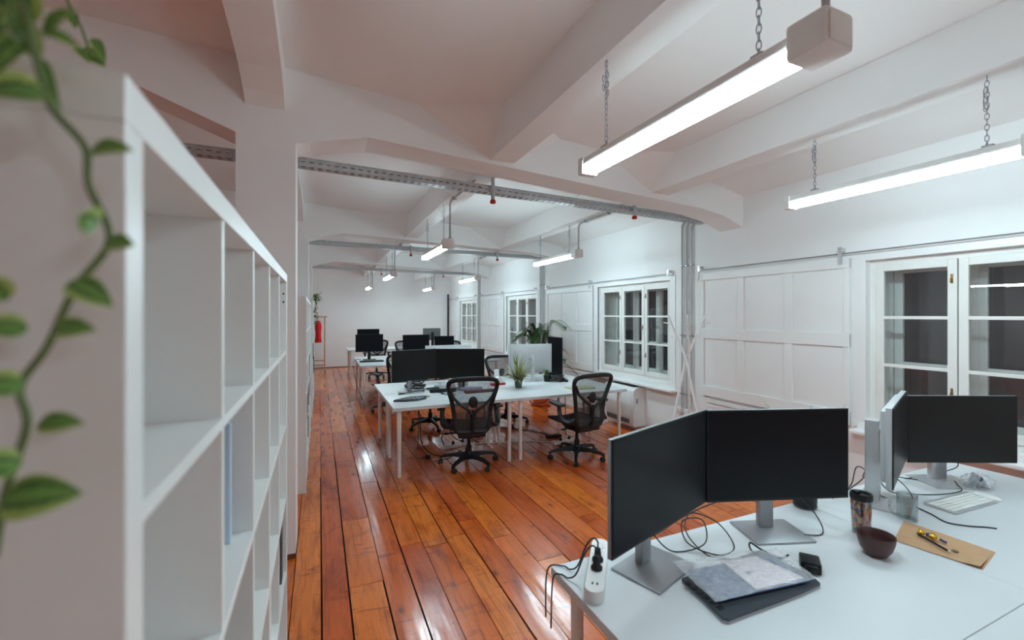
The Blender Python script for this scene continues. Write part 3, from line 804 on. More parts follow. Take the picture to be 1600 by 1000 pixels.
tag(MB().tube([(-.0, 0, 1.50), (0, 0, 1.56), (0, .012, 1.59), (0, .018, 1.62), (0, 0, 1.645), (0, -.016, 1.635)], .004, 6).build('hook', STEEL, o), 'metal hook', 'x')
del bpy.data.objects[o.children[0].name]['category']; o.children[0]['label'] = 'metal hanger hook'

# ================================================================ DESKS
def desk_root():
    t = thing('desk', 'x', 'desk', (0, 0, 0), group='white desks pushed together in rows')
    return t
def make_desk(label, x0, x1, y0, y1, group, first=True):
    t = thing('desk', label, 'desk', (x0, y0, 0), group=group)
    W, D = x1 - x0, y1 - y0
    MB().bx(.001, W - .001, .001, D - .001, .696, .73, .002).build('tabletop', DESK, t, smooth=False)
    for x in (.07, W - .07):
        for y in (.075, D - .075):
            b = MB().lathe([(0, 0), (.019, 0), (.02, .006), (.0205, .35), (.0235, .355), (.0235, .696), (0, .696)], 18, c=(x, y, 0))
            b.build('leg', LEGW, t)
    return t
NX = (.80, 2.23, 3.74); NY = (-.17, .64, 1.455)
MX = (.685, 2.067, 3.61); MY = (4.54, 5.36, 6.25)
FY = (8.55, 9.53, 10.52)
make_desk('white desk in the foreground holding the dark tablet and the power strip', NX[0], NX[1], NY[1], NY[2], 'near desks')
make_desk('white desk at the right edge holding the keyboard and the bagged cables', NX[1], NX[2], NY[1], NY[2], 'near desks')
make_desk('white desk at the bottom edge in the empty foreground corner', NX[0], NX[1], NY[0], NY[1], 'near desks')
make_desk('white desk at the bottom right corner of the photo', NX[1], NX[2], NY[0], NY[1], 'near desks')
make_desk('white desk in the middle row with the telephone keypad, left of the front chair', MX[0], MX[1], MY[0], MY[1], 'middle desks')
make_desk('white desk in the middle row with the spiky potted plant', MX[1], MX[2], MY[0], MY[1], 'middle desks')
make_desk('white desk behind the two middle screens, left back', MX[0], MX[1], MY[1], MY[2], 'middle desks')
make_desk('white desk under the silver-backed screen, right back', MX[1], MX[2], MY[1], MY[2], 'middle desks')
make_desk('white desk with a keyboard under the small screen in the far row', .70, 2.08, FY[0], FY[1], 'far desks')
make_desk('white desk right of the far row, mostly hidden by the middle screens', 2.08, 3.5, FY[0], FY[1], 'far desks')
make_desk('white desk rear left of the far row', .70, 2.08, FY[1], FY[2], 'far desks')
make_desk('white desk rear right of the far row', 2.08, 3.5, FY[1], FY[2], 'far desks')
make_desk('white desk farthest back on the left with one leg showing', .70, 2.1, 12.48, 13.5, 'farthest desks')
make_desk('white desk farthest back on the right below the silver-backed screen', 2.1, 3.5, 12.48, 13.5, 'farthest desks')

# ================================================================ SCREENS
DZ = .73
def monitor(label, foot, cen, rz, w_, h_, zc, back=STEEL, screen=SCREEN, base='plate', pole=STEEL, group=None, th=.028, polew=.062, poled=.016, tilt=0, base_sz=(.26, .20), chin=0):
    """foot: pole foot on the desk, cen: x, y of the screen centre; local -y is the viewing side"""
    t = thing('monitor', label, 'monitor', (foot[0], foot[1], DZ), rz, group)
    q = Matrix.Rotation(-R(rz), 3, 'Z') @ Vector((cen[0] - foot[0], cen[1] - foot[1], 0))
    cx, cy = q.x, q.y; z0, z1 = zc - h_ / 2 - DZ, zc + h_ / 2 - DZ
    b = MB().bx(cx - w_ / 2, cx + w_ / 2, cy, cy + th * .5, z0, z1, .003)
    b.bx(cx - w_ * .46, cx + w_ * .46, cy + th * .45, cy + th, z0 + h_ * .05, z1 - h_ * .05, .012)
    shell = b.build('back_shell', back, t)
    MB().bx(cx - w_ / 2 + .0005, cx + w_ / 2 - .0005, cy - .004, cy, z0 + .0005, z1 - .0005, .001).build('bezel', BLACK, t, smooth=False)
    m = MB().bx(cx - w_ / 2 + .006, cx + w_ / 2 - .006, cy - .0055, cy - .003, z0 + .010 + chin, z1 - .006).build('screen', screen, t, smooth=False)
    zt = (z0 + z1) / 2 + .06
    if base == 'plate':
        b = MB().bx(-polew / 2, polew / 2, -poled, poled + .002, .008, zt, .006)
        b.bx(-.022, .022, -.035, -.013, .10, .12, .003) if False else None
        b.build('stand_pole', pole, t)
        MB().bx(-base_sz[0] / 2, base_sz[0] / 2, -base_sz[1] * .72, base_sz[1] * .28, 0, .009, .003).build('stand_base', pole, t)
    else:
        b = MB().bx(-polew / 2, polew / 2, -.012, .014, .008, zt, .005); b.build('stand_pole', pole, t)
        MB().lathe([(0, 0), (.115, 0), (.118, .006), (.11, .012), (0, .016)], 28, sx=1.0, sy=.85, c=(0, -.02, 0)).build('stand_base', pole, t)
    # arm from pole to shell
    MB().tube([(0, .0, zt - .04), (cx * .6, max(cy + th, -.1) * .6, zt - .05), (cx, cy + th * .9, zt - .06)], .022, 10).build('tilt_arm', pole, t)
    return t
monitor('large dark screen at the left end of the near desk, angled inward', (1.134, 1.331), (1.134, 1.213), 18, .655, .373, 1.108, group='near screens')
monitor('large dark screen facing the camera, second from left on the near desk', (1.82, 1.335), (1.725, 1.206), -19.2, .612, .373, 1.106, group='near screens')
monitor('silver-edged screen seen almost edge-on behind the glass mug', (2.60, 1.31), (2.62, 1.205), 20.2, .66, .362, 1.085, back=SILV, pole=ALU, screen=SCREEN2, group='near screens', polew=.075, poled=.028, th=.045, base_sz=(.27, .21))
monitor('dark screen at the right edge above the white keyboard', (3.264, 1.325), (3.28, 1.224), -24.8, .60, .374, 1.042, pole=ALU, screen=SCREEN2, group='near screens', polew=.085)
monitor('dark screen on the middle desk, left of the pair behind the front chair', (1.02, 5.46), (1.066, 5.378), 17.5, .60, .373, 1.067, screen=SCREEN2, group='middle screens', polew=.05)
monitor('dark screen on the middle desk, right of the pair behind the front chair', (1.67, 5.46), (1.634, 5.345), -23.8, .616, .373, 1.064, screen=SCREEN2, group='middle screens', polew=.05)
monitor('pale silver-backed screen behind the spiky plant on the middle desk', (2.79, 5.60), (2.815, 5.74), 172, .66, .42, 1.045, back=SILV, pole=ALU, group='middle screens', polew=.05, base_sz=(.26, .2))
monitor('tall black portrait screen on the right of the middle desk', (3.33, 5.74), (3.25, 5.78), -83, .35, .59, 1.05, back=BLACK, pole=ALU, base='disc', group='middle screens')
monitor('silver-backed screen whose top edge shows above the middle pair', (1.64, 5.80), (1.64, 5.90), 180, .66, .40, 1.063, back=SILV, pole=ALU, group='middle screens')
monitor('small dark screen with black stand at the left end of the far desks', (.97, 9.76), (.97, 9.68), 0, .56, .37, 1.085, back=BLACK, pole=BLACK, base='plate', group='far screens', base_sz=(.26, .2))
monitor('dark screen at the far back rising above the small left screen', (1.27, 13.05), (1.27, 12.97), 0, .60, .36, 1.10, back=BLACK, pole=BLACK, group='farthest screens')
monitor('dark screen in the far row seen above the middle pair, left one', (1.92, 9.62), (1.92, 9.52), -4, .57, .36, 1.07, back=BLACK, pole=BLACK, group='far screens')
monitor('dark screen in the far row left of the black corner pole', (2.55, 9.65), (2.55, 9.55), -6, .44, .33, 1.045, back=BLACK, pole=BLACK, group='far screens')
monitor('grey-backed screen on a black stand near the back wall', (3.1, 12.95), (3.1, 13.05), 180, .53, .36, 1.10, back=pm('mid grey shell', (.16, .18, .185), .45), pole=BLACK, group='farthest screens', polew=.08)

# ================================================================ OFFICE CHAIRS
def chair_back_w(z):
    tab = [(.43, .150), (.46, .178), (.52, .188), (.60, .193), (.68, .203), (.76, .220), (.84, .244), (.90, .259), (.945, .264), (.975, .255), (.995, .222), (1.005, .15), (1.008, 0)]
    for (a, wa), (c, wc) in zip(tab, tab[1:]):
        if a <= z <= c: return wa + (wc - wa) * (z - a) / (c - a)
    return 0
def by(x, z):
    t = (z - .43) / .58
    return -.235 - .10 * t - .03 * math.sin(math.pi * t) * -1 + .30 * x * x
def make_chair(label):
    t = thing('office_chair', label, 'office chair', (0, 0, 0), group='black mesh office chairs')
    # back mesh inside its frame
    zs = [.44 + .565 * (k / 20) ** .9 for k in range(21)]
    b = MB().grid(lambda u, v: ((2 * u - 1) * max(.002, chair_back_w(min(1.007, .44 + .565 * v)) - .012), by((2 * u - 1) * chair_back_w(min(1.007, .44 + .565 * v)), .44 + .565 * v), .44 + .565 * v), 12, 20)
    b.build('back_mesh', MESHF, t)
    b = MB().grid(lambda u, v: ((2 * u - 1) * (chair_back_w(.45 + .2 * v) - .015), by((2 * u - 1) * chair_back_w(.45 + .2 * v), .45 + .2 * v) - .022, .45 + .2 * v), 10, 6)
    b.build('lower_back_sling', MESHF, t)
    zz = [.43, .445, .48, .54, .60, .66, .72, .78, .84, .89, .93, .96, .982, .997, 1.005]
    right = [(chair_back_w(z), by(chair_back_w(z), z), z) for z in zz]
    loop = right + [(.07, by(.07, 1.009), 1.009), (-.07, by(.07, 1.009), 1.009)] + [(-x, y, z) for x, y, z in reversed(right)]
    b = MB(); n = len(loop)
    rad = [.025 if p[2] > .93 else .023 + .004 * (p[2] < .6) for p in loop]
    b.tube(loop, rad, 8, closed=True)
    b.build('back_frame', BLK2, t)
    # Y-shaped support behind the mesh
    b = MB()
    for s in (-1, 1):
        b.tube(spline([(s * .245, by(.245, .90) - .012, .90), (s * .205, by(.2, .80) - .035, .81), (s * .12, by(.1, .72) - .05, .725), (s * .04, by(0, .66) - .052, .665), (0, by(0, .60) - .05, .60)], 5), [.016] * 21, 8)
    b.tube(spline([(0, by(0, .67) - .05, .675), (0, by(0, .58) - .05, .58), (0, by(0, .48) - .045, .48), (0, -.20, .40), (0, -.10, .37)], 5), [.02] * 21, 8)
    b.build('back_spine', BLK2, t)
    b = MB().ell((0, by(0, .75) - .025, .755), (.05, .014, .062), 16)
    b.ell((0, by(0, .60) - .03, .605), (.034, .016, .05), 14)
    b.build('lumbar_pad', BLACK, t)
    # seat
    def seat(u, v):
        x = (2 * u - 1); y = -.21 + .46 * v; wd = .245 - .03 * (1 - v) ** 2 - .02 * v ** 4
        return (x * wd, y, .452 + .018 * x * x - .035 * max(0, v - .7) ** 1.5 * 6 * .3 - .012 * math.sin(math.pi * v))
    MB().grid(seat, 12, 12).build('seat_mesh', pm('dense seat mesh', (.03, .031, .034), .7, var=.2, scale=60), t)
    loop = [seat(0, k / 12) for k in range(13)] + [seat(k / 12, 1) for k in range(1, 13)] + [seat(1, 1 - k / 12) for k in range(1, 13)] + [seat(1 - k / 12, 0) for k in range(1, 12)]
    MB().tube([(x, y, z - .004) for x, y, z in loop], .017, 8, closed=True).build('seat_frame', BLK2, t)
    b = MB().bx(-.11, .11, -.18, .12, .335, .425, .03).bx(-.19, .19, -.07, .05, .40, .44, .015).bx(-.15, .15, -.235, -.15, .36, .43, .02)
    b.build('tilt_mechanism', BLACK, t)
    b = MB().tube([(-.10, -.06, .385), (-.24, -.08, .385)], .008, 8).ell((-.265, -.082, .385), (.035, .018, .013), 10)
    b.build('lever', BLACK, t)
    for s in (-1, 1):
        b = MB().tube(spline([(s * .20, -.225, .52), (s * .255, -.20, .48), (s * .30, -.13, .495), (s * .305, -.08, .57), (s * .30, -.055, .645)], 5), [.02] * 21, 8, flat=((1, 0, 0), 1.3))
        a = b.build('armrest', BLK2, t)
        p = MB().bx(-.045, .045, -.135, .13, -.014, .018, .016)
        bmesh.ops.transform(p.bm, matrix=Matrix.Translation((s * .30, -.01, .665)) @ Matrix.Rotation(R(s * 10), 4, 'Z'), verts=p.bm.verts[:])
        p.build('arm_pad', SOFTB, a)
    MB().lathe([(0, .09), (.032, .09), (.032, .2), (.028, .22), (.019, .222), (.019, .35), (0, .35)], 16).build('gas_cylinder', BLACK, t)
    b = MB().lathe([(0, .07), (.045, .07), (.05, .09), (.05, .14), (.04, .155), (0, .155)], 20)
    for k in range(5):
        a = R(86 + 72 * k); M = Matrix.Rotation(a, 4, 'Z')
        V = []
        for x, hw, z0, z1 in ((.03, .03, .085, .145), (.18, .024, .092, .128), (.285, .019, .078, .108), (.335, .016, .062, .088)):
            V.append([b.bm.verts.new(M @ Vector(q)) for q in ((x, -hw, z0), (x, hw, z0), (x, hw * .6, z1), (x, -hw * .6, z1))])
        for A, B in zip(V, V[1:]):
            for i in range(4): b.bm.faces.new((A[i], A[(i + 1) % 4], B[(i + 1) % 4], B[i]))
        b.bm.faces.new(V[-1]); b.bm.faces.new(V[0])
    b.build('star_base', BLACK, t)
    for k in range(5):
        a = R(86 + 72 * k); c = Vector((.325 * math.cos(a), .325 * math.sin(a), 0)); b = MB()
        sw = Matrix.Rotation(a + .9 + k, 4, 'Z')
        for s in (-1, 1):
            M = Matrix.Translation(c + sw @ Vector((.015, 0, 0)) + Vector((0, 0, .0275))) @ sw @ Matrix.Translation((0, s * .014, 0)) @ Matrix.Rotation(R(90), 4, 'X')
            b.lathe([(0, -.010), (.024, -.010), (.0275, -.006), (.0275, .006), (.024, .010), (0, .010)], 18, M=M)
        b.tube([c + Vector((0, 0, .03)), c + Vector((0, 0, .08))], .009, 8)
        b.build('castor', SOFTB, t)
    return t
ch = make_chair('black mesh office chair at the front of the middle desks, left one')
ch.location = (1.535, 4.69, 0); ch.rotation_euler = (0, 0, R(-9))
dup(ch, 'black mesh office chair at the front of the middle desks, right one with arms showing', (2.775, 4.41, 0), 6)
dup(ch, 'black mesh office chair behind the two middle screens, its star base under the desk', (1.52, 6.50, 0), 190)
dup(ch, 'black mesh office chair seen behind the spiky plant, back showing beside the dark screen', (2.66, 6.26, 0), 172)
dup(ch, 'black mesh office chair behind the middle row, star base showing past the desk end', (1.16, 7.88, 0), 24)
dup(ch, 'black mesh office chair right of the small far screen, side of its back showing', (1.42, 12.3, 0), -4)
dup(ch, 'black mesh office chair whose rounded top peeks over the far dark screen', (2.35, 12.35, 0), 8)
dup(ch, 'black mesh office chair by the black corner pole, only a curve of its back showing', (2.93, 10.55, 0), 160)

dup(ch, 'black mesh office chair facing the camera behind the far row, rounded back showing', (2.0, 10.98, 0), 176)

# ================================================================ PLANTS AND THINGS ON AND UNDER THE DESKS
def blade(b, base, a, L, rise, w_, droop=.5, n=9):
    """strap leaf from base leaving at bearing a, rising then bending over"""
    pts = []; ws = []
    for i in range(n):
        u = i / (n - 1)
        h = L * (rise * u - droop * u * u); r = L * max(.18, .98 - rise * .5) * u ** 1.2
        pts.append(Vector(base) + Vector((math.cos(a) * r, math.sin(a) * r, h))); ws.append(w_ * (1 - u ** 2.2) * (.6 + .4 * min(1, u * 4)) + .0004)
    b.ribbon(pts, ws, side=(-math.sin(a), math.cos(a), 0), cup=.3)
rr = random.Random(11)
t = thing('spiky_plant', 'spiky pale ribbon-leaved plant in a small grey pot on the middle desk', 'plant', (2.375, 5.19, DZ))
MB().lathe([(0, 0), (.042, 0), (.055, .10), (.059, .10), (.059, .116), (.052, .116), (.05, .095), (0, .095)], 24).build('pot', DGREY, t)
MB().lathe([(0, .095), (.05, .095), (0, .103)], 18).build('soil', SOIL, t)
b = MB()
for k in range(95):
    blade(b, (rr.uniform(-.02, .02), rr.uniform(-.02, .02), .09), rr.uniform(0, 6.28), rr.uniform(.24, .40), rr.choice([rr.uniform(.3, .7), rr.uniform(.6, 1.35)]), .012, rr.uniform(.05, .4))
b.build('foliage', SPIDER, t, fix=False)
t = thing('spider_plant', 'long-leaved plant in a dark pot behind the second near screen', 'plant', (2.20, 1.40, DZ))
MB().lathe([(0, 0), (.042, 0), (.05, .01), (.056, .12), (.06, .125), (.053, .125), (.048, .1), (0, .1)], 24).build('pot', BLACK, t)
MB().lathe([(0, .004), (.052, .004), (.054, .012), (.051, .014), (0, .008)], 24).build('saucer', CLEAR, t)
MB().lathe([(0, .1), (.048, .1), (0, .108)], 18).build('soil', SOIL, t)
b = MB()
for k in range(34):
    blade(b, (rr.uniform(-.02, .02), rr.uniform(-.02, .02), .10), rr.uniform(0, 6.28), rr.uniform(.22, .44), rr.uniform(.6, 1.1), .0075, rr.uniform(.25, .75))
for a, L in ((2.2, .50), (1.9, .47), (.4, .42), (-.3, .44), (-.7, .40), (.0, .38), (-.5, .46)):
    blade(b, (0, 0, .10), a, L, 1.12, .008, .22)
b.build('foliage', SPIDER2, t, fix=False)
# palm in an orange pot
t = thing('potted_palm', 'feathery palm in an orange pot on the floor behind the middle desks', 'plant', (3.80, 7.30, 0))
MB().lathe([(0, .02), (.14, .02), (.185, .33), (.2, .33), (.2, .38), (.178, .38), (.17, .34), (0, .34)], 28).build('pot', ORANGE, t)
MB().lathe([(0, 0), (.17, 0), (.2, .03), (.19, .035), (.16, .02), (0, .02)], 28).build('saucer', ORANGE, t)
MB().lathe([(0, .34), (.17, .34), (0, .36)], 20).build('soil', SOIL, t)
b = MB(); st = MB()
fr = [(-1.5, 1.30, .85), (.1, 1.05, .2), (3.3, 1.1, .55), (2.6, 1.0, .5), (1.6, 1.1, .3), (-2.4, 1.05, .5), (-1.52, .82, .75), (-1.38, .64, .7), (4.0, 1.0, .6), (-1.9, 1.22, .45), (3.0, 1.2, .3), (-1.62, .98, .6), (3.7, 1.12, .35)]
for a, Hh, out in fr:
    pts = spline([(0, 0, .35), (math.cos(a) * out * .15, math.sin(a) * out * .15, .35 + Hh * .5), (math.cos(a) * out * .5, math.sin(a) * out * .5, .35 + Hh * .92), (math.cos(a) * out, math.sin(a) * out, .35 + Hh * .86)], 15)
    st.tube(pts, [.007 * (1 - .8 * i / (len(pts) - 1)) for i in range(len(pts))], 6)
    for i in range(13, len(pts), 1):
        p = pts[i]; d = (pts[min(i + 1, len(pts) - 1)] - pts[i - 1]).normalized()
        for s in (-1, 1):
            sd = d.cross(Vector((0, 0, 1))).normalized() * s
            L = .17 * math.sin(math.pi * (i - 9) / (len(pts) - 7)) + .05
            q = [p, p + (sd * .6 + d * .6) * L * .5 + Vector((0, 0, .01)), p + (sd * .75 + d * .75) * L - Vector((0, 0, .05))]
            b.ribbon(q, [.007, .009, .0006], cup=.2)
for m_ in (st, b):
    for v in m_.bm.verts: v.co.x = min(v.co.x, .36 + .06 * math.tanh(max(0, v.co.x - .36) * 4))
st.build('stalk', STEMM, t); b.build('foliage', LEAF_P, t, fix=False)

def lay(name, label, cat, loc, rz=0, group=None): return thing(name, label, cat, loc, rz, group)
def cable(label, pts, r=.0028, mat=CABLE, name='cable', n=8, group=None, cat='cable'):
    o = Vector(pts[0]); b = MB().tube([p - o for p in spline(pts, n)], r, 6)
    q = b.build(name, mat); q.location = o
    return tag(q, label, cat, group)
CZ = DZ + .0035
# power strip with plugs
t = lay('power_strip', 'white power strip at the left edge of the near desk with black plugs', 'power strip', (.935, 1.345, DZ), 0)
t.rotation_euler = (0, 0, math.atan2(1.485 - 1.205, 1.06 - .835))
b = MB(); L_, W_ = .18, .033
def stad(z, k=1.0):
    return [Vector((s * (L_ - W_) + W_ * k * math.cos(a), W_ * k * math.sin(a), z)) for s, a in [(1, R(-90 + 18 * i)) for i in range(11)] + [(-1, R(90 + 18 * i)) for i in range(11)]]
rings = [[b.bm.verts.new(p) for p in stad(z, k)] for z, k in ((0, .94), (.004, 1), (.036, 1), (.040, .94))]
for A, B in zip(rings, rings[1:]):
    for i in range(22): b.bm.faces.new((A[i], A[(i + 1) % 22], B[(i + 1) % 22], B[i]))
b.bm.faces.new(rings[-1]); b.bm.faces.new(list(reversed(rings[0])))
b.build('strip_body', WHITEP, t)
for x in (-.045, .01, .065, .12):
    b = MB().lathe([(0, .0405), (.0, .0405), (.017, .0405), (.0215, .043), (.0225, .0405)], 20, c=(x, 0, 0))
    sk = b.build('socket_face', PAPER, t)
    b = MB().lathe([(0, .0412), (.0025, .0412)], 8, c=(x, .0095, 0)).lathe([(0, .0412), (.0025, .0412)], 8, c=(x, -.0095, 0)); b.build('socket_hole', BLACK, sk)
b = MB()
for y in (-.008, .008): b.bx(-.135, -.123, y - .003, y + .003, .0395, .0408)
b.build('usb_port', BLACK, t, smooth=False)
for k, x in enumerate((-.045, .01)):
    b = MB().lathe([(0, .041), (.02, .041), (.021, .05), (.013, .06), (.011, .085), (.008, .09), (0, .092)], 16, c=(x, 0, 0))
    b.build('plug', BLACK, t)
    MB().tube(spline([(x, 0, .088), (x - .005, .0, .115), (x - .018, .016, .132), (x - .03, .04, .105), (x - .03, .07, .03), (x - .02, .10, .006), (x - .005, .128, .006), (x - .0, .158 + .03 * k, -.02), (x, .165 + .03 * k, -.2)], 6), .003, 6).build('plug_cord', CABLE, t)

# cable heap and loops between the two near screens
cable('tangled dark cable looped behind the left near screen', [(1.17, 1.37, .90), (1.22, 1.36, .80), (1.30, 1.34, CZ), (1.42, 1.30, .76), (1.47, 1.36, .82), (1.40, 1.40, .81), (1.36, 1.33, .76), (1.44, 1.25, CZ), (1.55, 1.27, CZ), (1.56, 1.36, .79), (1.46, 1.41, .83), (1.38, 1.36, .79), (1.40, 1.27, CZ), (1.48, 1.20, CZ), (1.60, 1.16, CZ)])
cable('dark cable running from the left near screen to the second one', [(1.18, 1.36, .80), (1.28, 1.40, .79), (1.45, 1.41, .83), (1.65, 1.38, .88), (1.78, 1.36, .93), (1.81, 1.36, .99)])
cable('dark cable curving down right of the second near screen stand', [(1.84, 1.355, .95), (1.95, 1.33, .90), (2.02, 1.27, .82), (2.03, 1.22, .755), (1.98, 1.19, CZ), (1.90, 1.21, CZ + .0062)])
# black power brick
t = lay('power_adapter', 'black power adapter brick lying in front of the second near screen', 'power adapter', (1.68, 1.05, DZ), 38)
b = MB().bx(-.038, .038, -.033, .033, 0, .04, .007); b.bx(-.052, -.036, -.02, .02, .008, .034, .006); b.build('brick', BLACK, t)
MB().bx(-.018, .014, -.0338, -.033, .018, .023).build('print_bar', PAPER, t, smooth=False)
cable('short black cord with a loop behind the bagged card', [(1.655, 1.115, .755), (1.64, 1.14, CZ), (1.60, 1.19, .752), (1.58, 1.22, .768), (1.555, 1.20, .757), (1.565, 1.165, CZ), (1.585, 1.145, CZ)], .0035)

# drawing tablet under a plastic bag
t = lay('drawing_tablet', 'dark slate drawing tablet with curved front edge on the near desk', 'tablet', (1.36, 1.05, DZ), 0)
q = lambda x, y: (x - 1.36, y - 1.05)
out = [q(1.150, 1.150), q(1.165, 1.160), q(1.545, 1.20), q(1.56, 1.19), q(1.592, .985), q(1.585, .965), q(1.50, .951), q(1.40, .949), q(1.30, .953), q(1.20, .963), q(1.155, .968), q(1.143, .98)]
q0 = [q(1.176, 1.178), q(1.595, 1.195), q(1.612, .995), q(1.595, .962), q(1.50, .958), q(1.40, .958), q(1.30, .960), q(1.20, .962), q(1.150, .962), q(1.138, .975)]
MB().prism(q0, 'z', .0, .008).build('tablet_base', STEEL, t, smooth=False)
b = MB().prism(q0, 'z', .008, .017); b.build('tablet_body', NAVY, t, smooth=False)
b = MB()
for k in range(6): b.bx(*sorted((q(1.158, 0)[0], q(1.178, 0)[0])), q(0, 1.00 + .027 * k)[1], q(0, 1.018 + .027 * k)[1], .017, .019, .002)
b.build('tablet_key', BLACK, t)
def crumple(cx, cy, z, pts4, seed, amp, fine=0):
    r_ = random.Random(seed); ph = [(r_.uniform(5, 30), r_.uniform(5, 30), r_.uniform(0, 6)) for _ in range(6)]
    def f(u, v):
        p = (Vector(pts4[0]).lerp(Vector(pts4[1]), u)).lerp(Vector(pts4[3]).lerp(Vector(pts4[2]), u), v)
        h = sum(math.sin(a * u + b_ * v + c_) for a, b_, c_ in ph) / 6
        if fine: h += .35 * sum(abs(math.sin(2.1 * b_ * u - 1.7 * a * v + 2 * c_)) - .6 for a, b_, c_ in ph) / 3
        e = math.sin(math.pi * u) ** .5 * math.sin(math.pi * v) ** .5
        return (p.x - cx, p.y - cy, p.z - z + max(0, amp * (.5 + .5 * h) * (.35 + .65 * e)))
    return f
t = lay('bagged_card', 'blue card and white paper slip in a clear plastic bag on the tablet', 'plastic bag', (1.38, 1.09, DZ + .0195))
z_ = DZ + .0195
b = MB().grid(crumple(1.38, 1.09, z_, [(1.215, 1.195, z_ + .004), (1.180, 1.025, z_ + .004), (1.560, .975, z_ + .004), (1.605, 1.145, z_ + .004)], 2, .006), 20, 16)
b.build('blue_card', CARD, t)
b = MB().grid(crumple(1.38, 1.09, z_, [(1.373, 1.180, z_ + .012), (1.335, 1.008, z_ + .012), (1.550, .988, z_ + .012), (1.520, 1.150, z_ + .012)], 3, .006), 16, 14)
b.build('paper_slip', PINKP, t)
MB().bx(.0, .03, -.012, -.005, .0195, .0205).build('print_bar', STEEL, t, smooth=False)
b = MB().grid(crumple(1.38, 1.09, z_, [(1.195, 1.245, z_ + .014), (1.150, 1.012, z_ + .016), (1.575, .960, z_ + .017), (1.64, 1.155, z_ + .014)], 7, .020, fine=1), 110, 80)
b.build('clear_film', BAG, t)

# tumbler, bowl, mug
t = lay('travel_tumbler', 'travel tumbler with a bright patchwork print and black lid beside the bowl', 'tumbler', (2.165, 1.135, DZ))
MB().lathe([(0, 0), (.028, 0), (.031, .004), (.0365, .135), (.0365, .148), (0, .148)], 28).build('cup_body', PATCH, t)
MB().lathe([(0, .0), (.0322, 0), (.0342, .004), (.039, .140), (.039, .150), (.0372, .15), (.0372, .14), (.0325, .004), (0, .003)], 28).build('clear_sleeve', CLEAR, t)
b = MB().lathe([(0, .146), (.0395, .146), (.0415, .150), (.0415, .168), (.039, .174), (.034, .172), (.031, .163), (0, .163)], 28); b.bx(-.012, .012, .008, .034, .16, .178, .004); b.build('lid', BLACK, t)
t = lay('bowl', 'matt maroon ceramic bowl in front of the patchwork tumbler', 'bowl', (2.015, 1.005, DZ))
MB().lathe([(0, .0), (.030, 0), (.034, .003), (.052, .03), (.0605, .06), (.0625, .082), (.0615, .084), (.0585, .081), (.056, .06), (.046, .03), (.02, .012), (0, .011)], 36).build('bowl_body', MAROON, t)
t = lay('glass_mug', 'clear glass mug with a handle in front of the edge-on screen', 'mug', (2.505, 1.125, DZ))
MB().lathe([(0, 0), (.036, 0), (.039, .004), (.039, .115), (.0375, .117), (.036, .115), (.036, .014), (.034, .009), (0, .009)], 32).build('mug_body', CLEAR, t)
MB().tube(spline([(-.034, .018, .098), (-.055, .03, .100), (-.068, .036, .075), (-.066, .035, .045), (-.05, .026, .022), (-.034, .018, .022)], 6), .0065, 10, flat=((0, 0, 1), 1)).build('handle', CLEAR, t)
# kraft envelope with pen, sweets
def env(u, v):
    A = [(2.458, 1.116), (2.468, .828), (2.257, .791), (2.212, 1.038)]
    p = Vector(A[0]).lerp(Vector(A[1]), u).lerp(Vector(A[3]).lerp(Vector(A[2]), u), v)
    return p
t = lay('paper_bag', 'folded brown kraft paper bag lying on the near desk', 'paper bag', (2.35, .95, DZ))
MB().grid(lambda u, v: (env(u, v).x - 2.35 + .004, env(u, v).y - .95 - .006, .0012 + .0006 * math.sin(9 * u)), 20, 10).build('lower_layer', KRAFT, t)
MB().grid(lambda u, v: (env(u, v).x - 2.35, env(u, v).y - .95, .004 + .0015 * math.sin(3 * u + 4 * v) + .010 * max(0, u - .8) * 5 * max(0, v - .3)), 20, 10).build('upper_layer', KRAFT, t)
MB().lathe([(0, .0072), (.011, .0072), (.011, .0079), (0, .0079)], 16, c=(-.023, -.061, 0)).build('sticker', pm('dark tan sticker', (.17, .10, .05), .6), t)
E_Z = DZ + .0085
t = lay('pen', 'black pen lying on the kraft paper bag', 'pen', (2.345, 1.02, E_Z + .005))
d = Vector((2.28 - 2.345, .885 - 1.02, 0))
MB().tube([(0, 0, 0), d * .08, d * .95], [.0015, .0042, .0045], 10).build('barrel', BLACK, t)
MB().tube([d * .95, d], [.0042, .0035], 10).build('pen_end', ALU, t)
for k, (x, y, m, r_, l) in enumerate(((2.352, 1.008, GOLD, .0125, 'gold foil sweet on the kraft bag, the one farther from the pen end'), (2.352, .968, GOLD, .0135, 'gold foil sweet on the kraft bag, the one nearer the blue wrapper'))):
    o = MB().ell((0, 0, r_), (r_ * 1.1, r_ * 1.0, r_), 14).build('foil_sweet', m); o.location = (x, y, E_Z); tag(o, l, 'sweet', 'gold foil sweets')
o = MB().ell((0, 0, .007), (.012, .008, .007), 12).build('foil_sweet', BLUEF); o.location = (2.371, .992, E_Z); tag(o, 'dark blue foil sweet between the two gold ones', 'sweet')
o = MB().tube(spline([(-.012, 0, .005), (-.004, .004, .006), (.006, .003, .006), (.013, 0, .005)], 5), .005, 8).build('foil_wrapper', BLUEF); o.location = (2.366, .938, E_Z); o.rotation_euler = (0, 0, R(70)); tag(o, 'small twisted blue wrapper at the right of the gold sweets', 'wrapper')
